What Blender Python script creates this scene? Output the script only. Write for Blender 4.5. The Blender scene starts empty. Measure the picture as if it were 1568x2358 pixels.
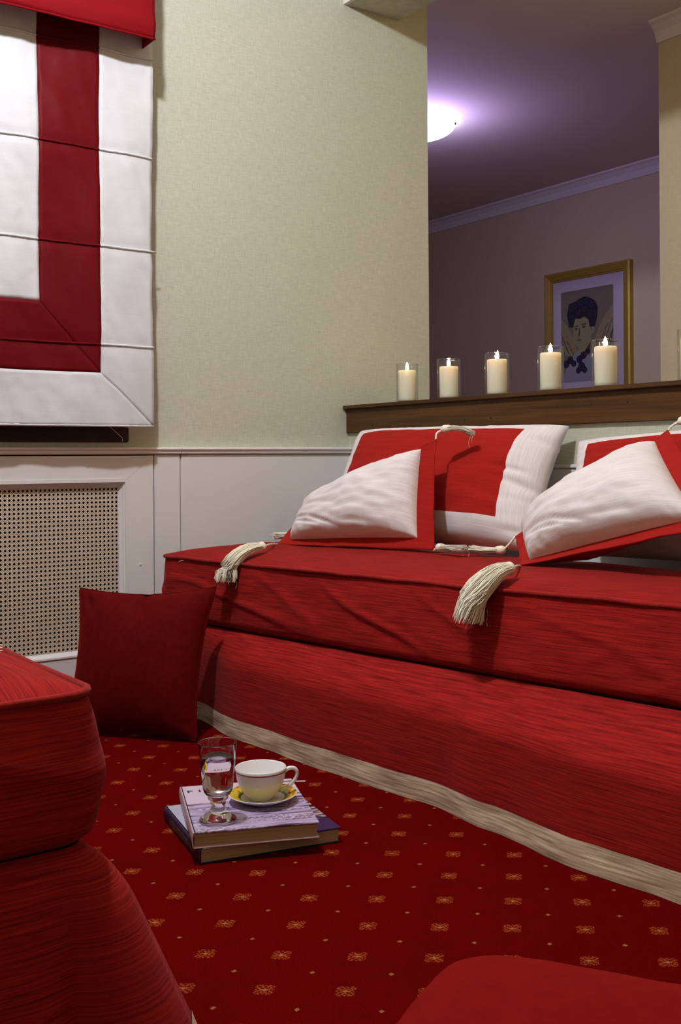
import bpy, bmesh, math, random
from mathutils import Vector, Matrix, noise
random.seed(7)
R = math.radians
sc = bpy.context.scene
COL = sc.collection

# ------------------------------------------------------------------ camera
cam_data = bpy.data.cameras.new('camera')
cam = bpy.data.objects.new('camera', cam_data)
COL.objects.link(cam)
_fw = Vector((0.5786, 0.8156, 0)); _rt = Vector((0.8156, -0.5786, 0)); _up = Vector((0, 0, 1))
_ro = math.atan(0.0069)
_cx = _rt * math.cos(_ro) - _up * math.sin(_ro)
_cu = _rt * math.sin(_ro) + _up * math.cos(_ro)
_m = Matrix.Identity(4)
for i in range(3):
    _m[i][0] = _cx[i]; _m[i][1] = _cu[i]; _m[i][2] = -_fw[i]
_m[2][3] = 0.85
cam.matrix_world = _m
cam_data.sensor_width = 36.0
cam_data.lens = 36.0 * 2459.0 / 2358.0
cam_data.shift_y = -(1179 - 1056) / 2358.0
cam_data.clip_start = 0.02
sc.camera = cam

# ------------------------------------------------------------------ world, exposure
w = bpy.data.worlds.new('world'); sc.world = w
w.use_nodes = True
w.node_tree.nodes['Background'].inputs[0].default_value = (0.02, 0.02, 0.03, 1)
w.node_tree.nodes['Background'].inputs[1].default_value = 0.2
sc.view_settings.view_transform = 'Standard'
sc.view_settings.look = 'None'
sc.view_settings.gamma = 1.0
sc.view_settings.use_curve_mapping = False
sc.view_settings.exposure = 0.0

def point_light(name, loc, power, col, rad):
    l = bpy.data.lights.new(name, 'POINT')
    l.energy = power; l.color = col; l.shadow_soft_size = rad
    o = bpy.data.objects.new(name, l); o.location = loc
    COL.objects.link(o)
    return o
point_light('seating_ceiling_lamp_light', (0.72, 2.00, 3.12), 200, (0.93, 0.94, 1.0), 0.06)
point_light('added_warm_fill_light', (-0.9, -0.9, 3.05), 18, (1.0, 0.68, 0.14), 0.15)  # unseen warm fill added behind the camera to lift the shaded areas
point_light('hall_near_lamp_light', (3.28, 1.35, 2.86), 30, (1.0, 0.68, 0.24), 0.10)
point_light('hall_far_lamp_light', (4.20, 5.05, 2.72), 16, (0.60, 0.42, 1.0), 0.12)

# ------------------------------------------------------------------ geometry constants
X0 = 2.65      # face of the low partition
Y0 = 3.674     # wallpaper face of the window wall
HC = 2.95      # hall ceiling
HM = 3.25      # seating-area ceiling

# ------------------------------------------------------------------ helpers
def new_mat(name):
    m = bpy.data.materials.new(name); m.use_nodes = True
    nt = m.node_tree
    return m, nt, nt.nodes['Principled BSDF']

def N(nt, t, **kw):
    n = nt.nodes.new(t)
    for k, v in kw.items():
        setattr(n, k, v)
    return n

def L(nt, a, b):
    nt.links.new(a, b)

def math_node(nt, op, a, b=None, c=None):
    n = N(nt, 'ShaderNodeMath', operation=op)
    for i, v in enumerate((a, b, c)):
        if v is None: continue
        if isinstance(v, (int, float)): n.inputs[i].default_value = v
        else: L(nt, v, n.inputs[i])
    return n.outputs[0]

def mixc(nt, fac, a, b, mode='MIX'):
    n = N(nt, 'ShaderNodeMix', data_type='RGBA', blend_type=mode)
    if isinstance(fac, (int, float)): n.inputs[0].default_value = fac
    else: L(nt, fac, n.inputs[0])
    for i, v in ((6, a), (7, b)):
        if isinstance(v, tuple): n.inputs[i].default_value = v if len(v) == 4 else v + (1,)
        else: L(nt, v, n.inputs[i])
    return n.outputs[2]

def coords(nt, kind='Object', scale=(1, 1, 1), rot=(0, 0, 0), loc=(0, 0, 0)):
    tc = N(nt, 'ShaderNodeTexCoord')
    mp = N(nt, 'ShaderNodeMapping')
    mp.inputs['Scale'].default_value = scale
    mp.inputs['Rotation'].default_value = rot
    mp.inputs['Location'].default_value = loc
    L(nt, tc.outputs[kind], mp.inputs[0])
    return mp.outputs[0]

def noise_tex(nt, vec, scale=1.0, detail=2.0, rough=0.5):
    n = N(nt, 'ShaderNodeTexNoise')
    n.inputs['Scale'].default_value = scale
    n.inputs['Detail'].default_value = detail
    n.inputs['Roughness'].default_value = rough
    L(nt, vec, n.inputs['Vector'])
    return n.outputs['Fac']

def ramp(nt, fac, stops):
    r = N(nt, 'ShaderNodeValToRGB')
    while len(r.color_ramp.elements) < len(stops): r.color_ramp.elements.new(0.5)
    for e, (p, c) in zip(r.color_ramp.elements, stops):
        e.position = p; e.color = c if len(c) == 4 else c + (1,)
    L(nt, fac, r.inputs[0])
    return r.outputs[0]

def bump(nt, bsdf, height, strength=0.3, dist=0.001):
    b = N(nt, 'ShaderNodeBump')
    b.inputs['Strength'].default_value = strength
    b.inputs['Distance'].default_value = dist
    L(nt, height, b.inputs['Height'])
    L(nt, b.outputs[0], bsdf.inputs['Normal'])

def plain(name, col, rough=0.5, metal=0.0, noise_amt=0.08, nscale=30, bumpd=0.0):
    m, nt, p = new_mat(name)
    f = noise_tex(nt, coords(nt, 'Object'), nscale, 3)
    a = tuple(max(0, c * (1 - noise_amt)) for c in col); b = tuple(min(1, c * (1 + noise_amt)) for c in col)
    L(nt, mixc(nt, f, a, b), p.inputs['Base Color'])
    p.inputs['Roughness'].default_value = rough
    p.inputs['Metallic'].default_value = metal
    if bumpd: bump(nt, p, f, 0.4, bumpd)
    return m

def fabric(name, dark, light, su=7.0, sv=260.0, rough=0.85, sheen=0.25, tint=(1, .7, .75), bstr=0.5, bd=0.0007):
    """woven cloth with slubs running along U (UV in metres)"""
    m, nt, p = new_mat(name)
    f1 = noise_tex(nt, coords(nt, 'UV', (su, sv, 1)), 1.0, 3, 0.6)
    f2 = noise_tex(nt, coords(nt, 'UV', (900, 900, 1)), 1.0, 1, 0.5)
    f3 = noise_tex(nt, coords(nt, 'UV', (3, 3, 1)), 1.0, 2, 0.5)
    f = math_node(nt, 'ADD', math_node(nt, 'MULTIPLY', f1, 0.8), math_node(nt, 'MULTIPLY', f2, 0.2))
    c = ramp(nt, f, [(0.32, dark), (0.66, light)])
    c2 = mixc(nt, math_node(nt, 'MULTIPLY', f3, 0.25), c, dark)
    L(nt, c2, p.inputs['Base Color'])
    p.inputs['Roughness'].default_value = rough
    p.inputs['Sheen Weight'].default_value = sheen
    p.inputs['Sheen Roughness'].default_value = 0.45
    p.inputs['Sheen Tint'].default_value = tint + (1,)
    p.inputs['Specular IOR Level'].default_value = 0.05
    bump(nt, p, f, bstr, bd)
    return m

def srgb(r, g, b):
    f = lambda c: (c / 255 / 12.92) if c / 255 <= 0.04045 else ((c / 255 + 0.055) / 1.055) ** 2.4
    return (f(r), f(g), f(b))

# ------------------------------------------------------------------ materials
M = {}
def wallpaper(name, dark, light):
    m, nt, p = new_mat(name)
    fa = noise_tex(nt, coords(nt, 'Object', (25, 25, 620)), 1.0, 2, 0.6)
    fb = noise_tex(nt, coords(nt, 'Object', (620, 620, 25)), 1.0, 2, 0.6)
    f = math_node(nt, 'MULTIPLY', math_node(nt, 'ADD', fa, fb), 0.5)
    L(nt, ramp(nt, f, [(0.36, dark), (0.64, light)]), p.inputs['Base Color'])
    p.inputs['Roughness'].default_value = 0.75
    p.inputs['Specular IOR Level'].default_value = 0.25
    bump(nt, p, f, 0.35, 0.0006)
    return m
M['wallpaper'] = wallpaper('linen_wallpaper', (0.43, 0.44, 0.33), (0.60, 0.61, 0.50))
M['hall_wall'] = wallpaper('hall_wallpaper', (0.54, 0.46, 0.32), (0.66, 0.57, 0.42))
M['ceil'] = plain('ceiling_paint', (0.72, 0.66, 0.62), 0.8, 0, 0.03, 4)
M['white'] = plain('white_gloss_paint', (0.78, 0.74, 0.76), 0.32, 0, 0.02, 12)
M['panel'] = plain('satin_panel_paint', (0.72, 0.705, 0.71), 0.38, 0, 0.03, 6)
M['dark_gap'] = plain('dark_recess', (0.035, 0.026, 0.02), 0.9, 0, 0.2, 10)
M['night'] = plain('night_glass', (0.01, 0.01, 0.015), 0.08, 0, 0.1, 3)
M['screw'] = plain('screw_cap', (0.80, 0.77, 0.78), 0.3, 0.2, 0.02, 40)

def wood(name, dark, light, sx=1.2, rough=0.45):
    m, nt, p = new_mat(name)
    v = coords(nt, 'Object', (14 * sx, 1.2 * sx, 40 * sx))
    f = noise_tex(nt, v, 1.0, 6, 0.65)
    g = noise_tex(nt, coords(nt, 'Object', (120, 6, 260)), 1.0, 3, 0.6)
    h = math_node(nt, 'ADD', math_node(nt, 'MULTIPLY', f, 0.7), math_node(nt, 'MULTIPLY', g, 0.3))
    L(nt, ramp(nt, h, [(0.33, dark), (0.68, light)]), p.inputs['Base Color'])
    p.inputs['Roughness'].default_value = rough
    p.inputs['Specular IOR Level'].default_value = 0.2
    bump(nt, p, h, 0.35, 0.0012)
    return m
M['shelfwood'] = wood('dark_stained_wood', (0.036, 0.014, 0.004), (0.120, 0.054, 0.016))
M['windowwood'] = wood('window_frame_wood', (0.022, 0.010, 0.008), (0.055, 0.025, 0.017))
M['nail'] = plain('nail_head', (0.03, 0.02, 0.015), 0.4, 0.7, 0.2, 200)

RD, RL = (0.20, 0.011, 0.010), (0.40, 0.034, 0.022)
M['sofa'] = fabric('red_woven_cloth', (0.110, 0.003, 0.004), (0.39, 0.019, 0.014), 8, 300, sheen=0.08, tint=(1, .35, .38))
M['sofa_top'] = M['sofa']
M['piping'] = fabric('red_piping_cloth', (0.18, 0.009, 0.008), (0.32, 0.019, 0.014), 120, 120, sheen=0.12)
M['hem'] = fabric('cream_hem_cloth', (0.24, 0.15, 0.075), (0.86, 0.72, 0.56), 9, 190, sheen=0.05)
M['cush_red'] = fabric('red_cushion_cloth', (0.27, 0.010, 0.008), (0.38, 0.017, 0.012), 7, 240, sheen=0.12, tint=(1, .4, .4))
M['cush_cream'] = fabric('cream_cushion_cloth', (0.64, 0.585, 0.56), (0.83, 0.79, 0.80), 8, 260, sheen=0.1, tint=(1, .95, 1))
M['velvet'] = fabric('red_velvet', (0.068, 0.001, 0.001), (0.105, 0.002, 0.002), 60, 60, rough=0.8, sheen=0.4, tint=(.5, .03, .02), bstr=0.2, bd=0.0004)
M['floor_velvet'] = fabric('bright_red_velvet', (0.155, 0.002, 0.002), (0.190, 0.0035, 0.003), 40, 40, rough=0.85, sheen=0.2, tint=(.8, .06, .04), bstr=0.15, bd=0.0004)
def satin(name, dark, light, rough=0.45, spec=0.3):
    m, nt, p = new_mat(name)
    f1 = noise_tex(nt, coords(nt, 'UV', (9, 320, 1)), 1.0, 3, 0.6)
    f2 = noise_tex(nt, coords(nt, 'UV', (5, 4, 1)), 1.0, 3, 0.55)
    L(nt, mixc(nt, f1, dark, light), p.inputs['Base Color'])
    p.inputs['Roughness'].default_value = rough
    p.inputs['Specular IOR Level'].default_value = spec
    hh = math_node(nt, 'ADD', math_node(nt, 'MULTIPLY', f1, 0.05), f2)
    bump(nt, p, hh, 0.35, 0.016)
    return m
M['silk_cream'] = satin('cream_silk', (0.58, 0.59, 0.61), (0.68, 0.69, 0.72), 0.5)
M['silk_red'] = satin('dark_red_silk', (0.095, 0.0015, 0.004), (0.135, 0.003, 0.006), 0.55, 0.10)
M['silk_pelmet'] = satin('red_pelmet_silk', (0.16, 0.002, 0.005), (0.20, 0.004, 0.007), 0.6, 0.08)
M['tassel'] = plain('cream_thread', (0.86, 0.80, 0.66), 0.6, 0, 0.2, 400)
M['cane'] = plain('woven_cane', (0.66, 0.56, 0.44), 0.5, 0, 0.22, 260)
M['stitch'] = plain('grey_stitching', (0.60, 0.58, 0.57), 0.8, 0, 0.1, 100)

def glass(name, tint=(1, 1, 1), ior=1.45, rough=0.0):
    m, nt, p = new_mat(name)
    p.inputs['Base Color'].default_value = tint + (1,)
    p.inputs['Transmission Weight'].default_value = 1.0
    p.inputs['IOR'].default_value = ior
    n = noise_tex(nt, coords(nt, 'Object'), 6, 1)
    L(nt, math_node(nt, 'MULTIPLY', n, 0.02 + rough), p.inputs['Roughness'])
    return m
M['glass'] = glass('clear_glass')
M['water'] = glass('still_water', (1, 1, 1), 1.33)
def thin_glass(name, edge=0.9):
    """thin clear glass: mostly see-through, mirror-like at grazing angles"""
    m = bpy.data.materials.new(name); m.use_nodes = True
    nt = m.node_tree; nt.nodes.clear()
    out = N(nt, 'ShaderNodeOutputMaterial'); mix = N(nt, 'ShaderNodeMixShader')
    tr = N(nt, 'ShaderNodeBsdfTransparent'); gl = N(nt, 'ShaderNodeBsdfGlossy')
    tr.inputs[0].default_value = (0.97, 0.97, 0.98, 1)
    gl.inputs['Roughness'].default_value = 0.03
    lw = N(nt, 'ShaderNodeLayerWeight'); lw.inputs[0].default_value = 0.5
    n = noise_tex(nt, coords(nt, 'Object'), 8, 1)
    k = math_node(nt, 'ADD', 0.03, math_node(nt, 'MULTIPLY', math_node(nt, 'POWER', lw.outputs['Facing'], 4.0), edge))
    k = math_node(nt, 'MULTIPLY', k, math_node(nt, 'ADD', 0.95, math_node(nt, 'MULTIPLY', n, 0.1)))
    L(nt, k, mix.inputs[0]); L(nt, tr.outputs[0], mix.inputs[1]); L(nt, gl.outputs[0], mix.inputs[2])
    L(nt, mix.outputs[0], out.inputs[0])
    return m
M['holder_glass'] = thin_glass('candle_holder_glass', 0.55)
M['pane'] = thin_glass('picture_glass', 0.35)
def wax():
    m, nt, p = new_mat('ivory_wax')
    f = noise_tex(nt, coords(nt, 'Object', (20, 20, 6)), 1.0, 3)
    L(nt, mixc(nt, f, (0.93, 0.89, 0.66), (0.97, 0.93, 0.74)), p.inputs['Base Color'])
    p.inputs['Roughness'].default_value = 0.4
    p.inputs['Subsurface Weight'].default_value = 0.65
    p.inputs['Subsurface Radius'].default_value = (0.05, 0.03, 0.015)
    p.inputs['Subsurface Scale'].default_value = 0.6
    return m
M['wax'] = wax()
def emit(name, col, s):
    m, nt, p = new_mat(name)
    n = noise_tex(nt, coords(nt, 'Object'), 3, 1)
    L(nt, mixc(nt, n, tuple(c * .97 for c in col), col), p.inputs['Emission Color'])
    p.inputs['Base Color'].default_value = (0.8, 0.8, 0.8, 1)
    p.inputs['Emission Strength'].default_value = s
    return m
M['flame'] = emit('candle_flame', (1.0, 0.84, 0.58), 30)
M['lamp'] = emit('frosted_lamp_glass', (0.86, 0.86, 1.0), 9)
M['lamp_warm'] = emit('warm_lamp_glass', (1.0, 0.88, 0.7), 2)
M['chrome'] = plain('polished_steel', (0.6, 0.58, 0.56), 0.18, 1.0, 0.03, 60)
M['porcelain'] = plain('white_porcelain', (0.82, 0.80, 0.80), 0.12, 0, 0.01, 10)
M['band'] = plain('red_brown_glaze', (0.30, 0.07, 0.03), 0.2, 0, 0.1, 50)
M['page'] = None
M['gold'] = plain('dull_gold_leaf', (0.46, 0.32, 0.055), 0.45, 0.35, 0.15, 50)
M['mat'] = plain('lilac_grey_mount', (0.62, 0.54, 0.66), 0.9, 0, 0.02, 20)

def pages():
    m, nt, p = new_mat('page_edges')
    f = noise_tex(nt, coords(nt, 'Object', (3, 3, 1500)), 1.0, 2)
    L(nt, ramp(nt, f, [(0.3, (0.30, 0.21, 0.12)), (0.7, (0.56, 0.43, 0.29))]), p.inputs['Base Color'])
    p.inputs['Roughness'].default_value = 0.9
    bump(nt, p, f, 0.5, 0.0006)
    return m
M['page'] = pages()

def carpet():
    m, nt, p = new_mat('patterned_carpet')
    tc = N(nt, 'ShaderNodeTexCoord')
    wob = N(nt, 'ShaderNodeTexNoise'); wob.inputs['Scale'].default_value = 260
    L(nt, tc.outputs['Object'], wob.inputs['Vector'])
    wv = N(nt, 'ShaderNodeVectorMath', operation='MULTIPLY_ADD')
    wv.inputs[1].default_value = (0.0045, 0.0045, 0); wv.inputs[2].default_value = (-0.00225, -0.00225, 0)
    L(nt, wob.outputs['Color'], wv.inputs[0])
    ad = N(nt, 'ShaderNodeVectorMath', operation='ADD')
    L(nt, tc.outputs['Object'], ad.inputs[0]); L(nt, wv.outputs[0], ad.inputs[1])
    sep = N(nt, 'ShaderNodeSeparateXYZ'); L(nt, ad.outputs[0], sep.inputs[0])
    # lattice of medallions: basis a=(.1017,-.0815), b=(-.0855,-.0850)
    ax, ay, bx, by = 0.1022, -0.0812, -0.0855, -0.0850
    det = ax * by - ay * bx
    ox, oy = 1.261, 1.477
    x = math_node(nt, 'SUBTRACT', sep.outputs[0], ox); y = math_node(nt, 'SUBTRACT', sep.outputs[1], oy)
    s = math_node(nt, 'ADD', math_node(nt, 'MULTIPLY', x, by / det), math_node(nt, 'MULTIPLY', y, -bx / det))
    t = math_node(nt, 'ADD', math_node(nt, 'MULTIPLY', x, -ay / det), math_node(nt, 'MULTIPLY', y, ax / det))
    ctr = lambda q, o: math_node(nt, 'SUBTRACT', math_node(nt, 'FRACT', math_node(nt, 'ADD', q, 0.5 + o)), 0.5)
    def local(o):
        fs, ft = ctr(s, o), ctr(t, o)
        return math_node(nt, 'MULTIPLY', fs, 0.1305), math_node(nt, 'MULTIPLY', ft, 0.1205)
    lu, lv = local(0.0)
    au, av = math_node(nt, 'ABSOLUTE', lu), math_node(nt, 'ABSOLUTE', lv)
    T = 0.0035
    iu = math_node(nt, 'FLOOR', math_node(nt, 'ADD', math_node(nt, 'DIVIDE', au, T), 0.5))
    iv = math_node(nt, 'FLOOR', math_node(nt, 'ADD', math_node(nt, 'DIVIDE', av, T), 0.5))
    # a medallion of tufts: corner hooks, mid bars and a pale centre
    inside = math_node(nt, 'MULTIPLY', math_node(nt, 'LESS_THAN', iu, 4.5), math_node(nt, 'LESS_THAN', iv, 4.5))
    par = math_node(nt, 'MODULO', math_node(nt, 'ADD', iu, math_node(nt, 'MULTIPLY', iv, 2.0)), 3.0)
    on = math_node(nt, 'GREATER_THAN', par, 0.5)
    tuft = noise_tex(nt, tc.outputs['Object'], 330, 1)
    keep = math_node(nt, 'GREATER_THAN', tuft, 0.44)
    motif = math_node(nt, 'MULTIPLY', math_node(nt, 'MULTIPLY', inside, on), keep)
    cen = math_node(nt, 'LESS_THAN', math_node(nt, 'ADD', math_node(nt, 'MULTIPLY', au, 0.6), math_node(nt, 'MULTIPLY', av, 1.2)), 0.0045)
    du, dv = local(0.5)
    dot = math_node(nt, 'LESS_THAN', math_node(nt, 'ADD', math_node(nt, 'ABSOLUTE', du), math_node(nt, 'ABSOLUTE', dv)), 0.0052)
    pile = noise_tex(nt, tc.outputs['Object'], 420, 3, 0.7)
    patch = noise_tex(nt, tc.outputs['Object'], 5, 3, 0.5)
    base = ramp(nt, pile, [(0.30, (0.050, 0.0006, 0.0008)), (0.72, (0.205, 0.003, 0.003))])
    base = mixc(nt, math_node(nt, 'MULTIPLY', patch, 0.35), base, (0.075, 0.0015, 0.0015))
    c = mixc(nt, math_node(nt, 'MULTIPLY', motif, 0.70), base, (0.40, 0.080, 0.018))
    c = mixc(nt, math_node(nt, 'MULTIPLY', cen, 0.7), c, (0.40, 0.20, 0.08))
    c = mixc(nt, math_node(nt, 'MULTIPLY', dot, 0.65), c, (0.42, 0.19, 0.07))
    L(nt, c, p.inputs['Base Color'])
    p.inputs['Roughness'].default_value = 0.95
    p.inputs['Specular IOR Level'].default_value = 0.0
    bump(nt, p, pile, 0.8, 0.004)
    return m
M['carpet'] = carpet()

# ------------------------------------------------------------------ object helpers
def tag(o, label=None, cat=None, group=None, kind=None):
    if label: o['label'] = label
    if cat: o['category'] = cat
    if group: o['group'] = group
    if kind: o['kind'] = kind
    return o

def empty(name, loc, label, cat, group=None):
    o = bpy.data.objects.new(name, None); o.location = loc
    o.empty_display_size = 0.05
    COL.objects.link(o)
    return tag(o, label, cat, group)

def root_offset(o):
    v = Vector((0, 0, 0))
    while o is not None:
        v += o.location; o = o.parent
    return v

def mk(name, verts, faces, mat, parent=None, uv=None, smooth=True, local=False, kind=None, label=None):
    """mesh in world coordinates (or in the parent's frame when local)"""
    off = Vector((0, 0, 0)) if (local or parent is None) else root_offset(parent)
    me = bpy.data.meshes.new(name)
    me.from_pydata([tuple(Vector(v) - off) for v in verts], [], faces)
    if uv is not None:
        lay = me.uv_layers.new(name='UVMap')
        for lp in me.loops:
            lay.data[lp.index].uv = uv[lp.vertex_index]
    for pl in me.polygons: pl.use_smooth = smooth
    me.materials.append(mat)
    o = bpy.data.objects.new(name, me); COL.objects.link(o)
    if parent is not None: o.parent = parent
    if kind: o['kind'] = kind
    if label: o['label'] = label
    me.update()
    return o

def bm_obj(name, bm, mat, parent=None, local=False, smooth=False):
    vs = [v.co.copy() for v in bm.verts]
    bm.verts.index_update()
    fs = [[v.index for v in f.verts] for f in bm.faces]
    bm.free()
    return mk(name, vs, fs, mat, parent, None, smooth, local)

def bm_box(bm, a, b, bev=0.0):
    a, b = Vector(a), Vector(b)
    r = bmesh.ops.create_cube(bm, size=1.0)
    for v in r['verts']:
        v.co = Vector([(a[i] + b[i]) / 2 + v.co[i] * abs(b[i] - a[i]) for i in range(3)])
    if bev:
        es = {e for v in r['verts'] for e in v.link_edges}
        bmesh.ops.bevel(bm, geom=list(es), offset=bev, segments=2, affect='EDGES', clamp_overlap=True)

def box(name, a, b, mat, parent=None, bev=0.0, local=False):
    bm = bmesh.new(); bm_box(bm, a, b, bev)
    return bm_obj(name, bm, mat, parent, local)

def boxes(name, lst, mat, parent=None, bev=0.0):
    bm = bmesh.new()
    for a, b in lst: bm_box(bm, a, b, bev)
    return bm_obj(name, bm, mat, parent)

def lathe(profile, seg=40, centre=(0, 0, 0), closed=False):
    vs, fs = [], []
    n = len(profile)
    for k in range(seg):
        t = 2 * math.pi * k / seg
        for r, z in profile:
            vs.append((centre[0] + r * math.cos(t), centre[1] + r * math.sin(t), centre[2] + z))
    for k in range(seg):
        k2 = (k + 1) % seg
        for j in range(n - 1 if not closed else n):
            j2 = (j + 1) % n
            fs.append((k * n + j, k2 * n + j, k2 * n + j2, k * n + j2))
    return vs, fs

def tube(path, rad, seg=8, close=False, cap=True):
    pts = [Vector(p) for p in path]; n = len(pts)
    rr = rad if isinstance(rad, (list, tuple)) else [rad] * n
    vs, fs = [], []
    up = Vector((0.13, 0.29, 0.95)).normalized()
    for i, p in enumerate(pts):
        a = pts[(i - 1) % n] if (close or i) else p
        b = pts[(i + 1) % n] if (close or i < n - 1) else p
        t = (b - a)
        t = t.normalized() if t.length > 1e-9 else Vector((0, 0, 1))
        s = t.cross(up)
        if s.length < 1e-4: s = t.cross(Vector((1, 0, 0)))
        s.normalize(); q = s.cross(t).normalized()
        for k in range(seg):
            an = 2 * math.pi * k / seg
            vs.append(p + (s * math.cos(an) + q * math.sin(an)) * rr[i])
    for i in range(n if close else n - 1):
        i2 = (i + 1) % n
        for k in range(seg):
            k2 = (k + 1) % seg
            fs.append((i * seg + k, i * seg + k2, i2 * seg + k2, i2 * seg + k))
    if cap and not close:
        fs.append(tuple(range(seg - 1, -1, -1))); fs.append(tuple((n - 1) * seg + k for k in range(seg)))
    return vs, fs

def join(parts):
    V, F = [], []
    for vs, fs in parts:
        o = len(V); V += [Vector(v) for v in vs]; F += [tuple(i + o for i in f) for f in fs]
    return V, F

def nz(x, y, z=0.0):
    return noise.noise(Vector((x, y, z)))

def struct(o, label, cat):
    return tag(o, label, cat, None, 'structure')

# ------------------------------------------------------------------ the room shell
struct(box('floor', (-2.0, -2.2, -0.06), (7.0, 9.0, 0.0), M['carpet']),
       'deep red carpet with rows of small orange medallions', 'carpet')
WX0, WX1, WZ0, WZ1 = 0.36, 1.643, 0.915, 2.36
struct(boxes('wall_left', [
    ((-2.0, Y0, 0.872), (WX0, Y0 + 0.22, HM)), ((WX1, Y0, 0.872), (3.098, Y0 + 0.22, HM)),
    ((WX0, Y0, 0.872), (WX1, Y0 + 0.22, WZ0)), ((WX0, Y0, WZ1), (WX1, Y0 + 0.22, HM)),
    ((-2.0, Y0 + 0.09, 0.0), (3.098, Y0 + 0.22, 0.872))], M['wallpaper']),
    'beige linen-papered wall holding the roman blind', 'wall')
wb = struct(box('wall_back', (X0, -2.2, 0.0), (X0 + 0.28, Y0, 1.05), M['wallpaper']),
       'low papered partition behind the red daybed, under the candle shelf', 'wall')
struct(box('wall_near', (-2.2, -2.4, 0), (7.0, -2.2, HM + .1), M['wallpaper']), 'papered wall behind the viewer', 'wall')
struct(box('wall_right', (-2.2, -2.2, 0), (-2.0, Y0 + .22, HM + .1), M['wallpaper']), 'papered wall to the left of the seating, outside the picture', 'wall')
struct(box('ceiling', (-2.0, -2.2, HM), (X0 + 0.28, Y0 + 0.22, HM + 0.1), M['ceil']), 'pale ceiling over the seating corner', 'ceiling')
struct(box('ceiling.001', (X0 + 0.28, -2.2, HC), (7.0, 9.0, HC + 0.1), M['ceil']), 'dim purple-lit ceiling of the hall beyond the opening', 'ceiling')
struct(box('trim_1', (X0 + 0.005, -2.2, 2.773), (X0 + 0.283, Y0, HM), M['wallpaper']), 'boxed yellowish beam over the opening above the shelf', 'beam')
struct(box('trim_2', (X0 - 0.012, -2.2, 2.774), (X0 + 0.005, Y0, 2.90), M['white']), 'white board on the front of the boxed beam', 'trim')
struct(box('wall_far', (6.203, -2.2, 0), (6.4, 9.0, HC), M['hall_wall']), 'far hall wall where the framed print hangs', 'wall')
struct(box('wall_hall', (4.273, -2.2, 0), (6.203, 3.33, HC), M['hall_wall']), 'yellowish hall wall at the right edge of the opening', 'wall')
struct(box('wall_end', (2.0, 8.8, 0), (6.4, 9.0, HC), M['hall_wall']), 'end wall of the hall, hidden behind the window wall', 'wall')
struct(box('wall_side', (2.0, Y0 + .22, 0), (2.2, 8.8, HC), M['hall_wall']), 'hall wall behind the window wall, out of sight', 'wall')

def crown(name, pts, label):
    """cove moulding: profile (out, down) swept along a straight line"""
    (p, q, out) = pts
    prof = [(0.0, 0.0), (0.075, 0.0), (0.075, -0.012), (0.055, -0.022), (0.030, -0.050), (0.018, -0.078), (0.012, -0.095), (0.0, -0.095)]
    out = Vector(out)
    vs = [Vector(b) + out * o + Vector((0, 0, d)) for b in (p, q) for o, d in prof]
    n = len(prof)
    fs = [(i, (i + 1) % n, n + (i + 1) % n, n + i) for i in range(n)] + [tuple(range(n)), tuple(range(2 * n - 1, n - 1, -1))]
    return struct(mk(name, vs, fs, M['white'], None, None, False), label, 'moulding')
crown('trim_3', ((6.203, 3.33, HC), (6.203, 8.8, HC), (-1, 0, 0)), 'white ceiling moulding along the far hall wall')
crown('trim_4', ((4.273, -2.2, HC), (4.273, 3.33, HC), (-1, 0, 0)), 'white ceiling moulding at the upper right corner')

# chair rail of the window wall (two lengths meeting at a joint)
def rail(name, x0, x1, label):
    prof = [(0.0, 0.871), (-0.020, 0.871), (-0.024, 0.876), (-0.024, 0.884), (-0.030, 0.887), (-0.032, 0.891), (-0.030, 0.896), (0.0, 0.897)]
    vs = [(x, Y0 + o, z) for x in (x0, x1) for o, z in prof]
    n = len(prof)
    fs = [(i, (i + 1) % n, n + (i + 1) % n, n + i) for i in range(n)] + [tuple(range(n)), tuple(range(2 * n - 1, n - 1, -1))]
    return struct(mk(name, vs, fs, M['white'], None, None, False), label, 'rail')
rail('trim_5', -2.0, 1.8505, 'white chair rail over the cane radiator cover')
rail('trim_6', 1.8525, X0, 'white chair rail running right to the daybed cushions')

# wainscot boards fixed to the window wall
wl = bpy.data.objects['wall_left']
for (x0, x1) in ((1.745, 1.851), (1.855, X0)):
    box('wainscot_panel', (x0, Y0 - 0.012, 0.0), (x1, Y0 + 0.085, 0.869), M['panel'], wl, 0.003)
box('wainscot_panel', (-2.0, Y0 - 0.012, 0.0), (0.30, Y0 + 0.085, 0.869), M['panel'], wl, 0.003)
bm = bmesh.new(); bm_box(bm, (0.30, Y0 + 0.078, 0.0), (1.745, Y0 + 0.088, 0.869)); 
bm_obj('recess_back', bm, M['dark_gap'], wl)
# wainscot and thin cap on the low partition
box('wainscot_panel', (X0 - 0.012, -2.0, 0.0), (X0 - 0.0005, Y0 - 0.012, 0.812), M['panel'], wb, 0.002)
struct(box('trim_7', (X0 - 0.018, -2.0, 0.813), (X0 - 0.0005, Y0 - 0.012, 0.826), M['white'], None, 0.003),
       'thin white rail on the low partition behind the cushions', 'rail')

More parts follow.
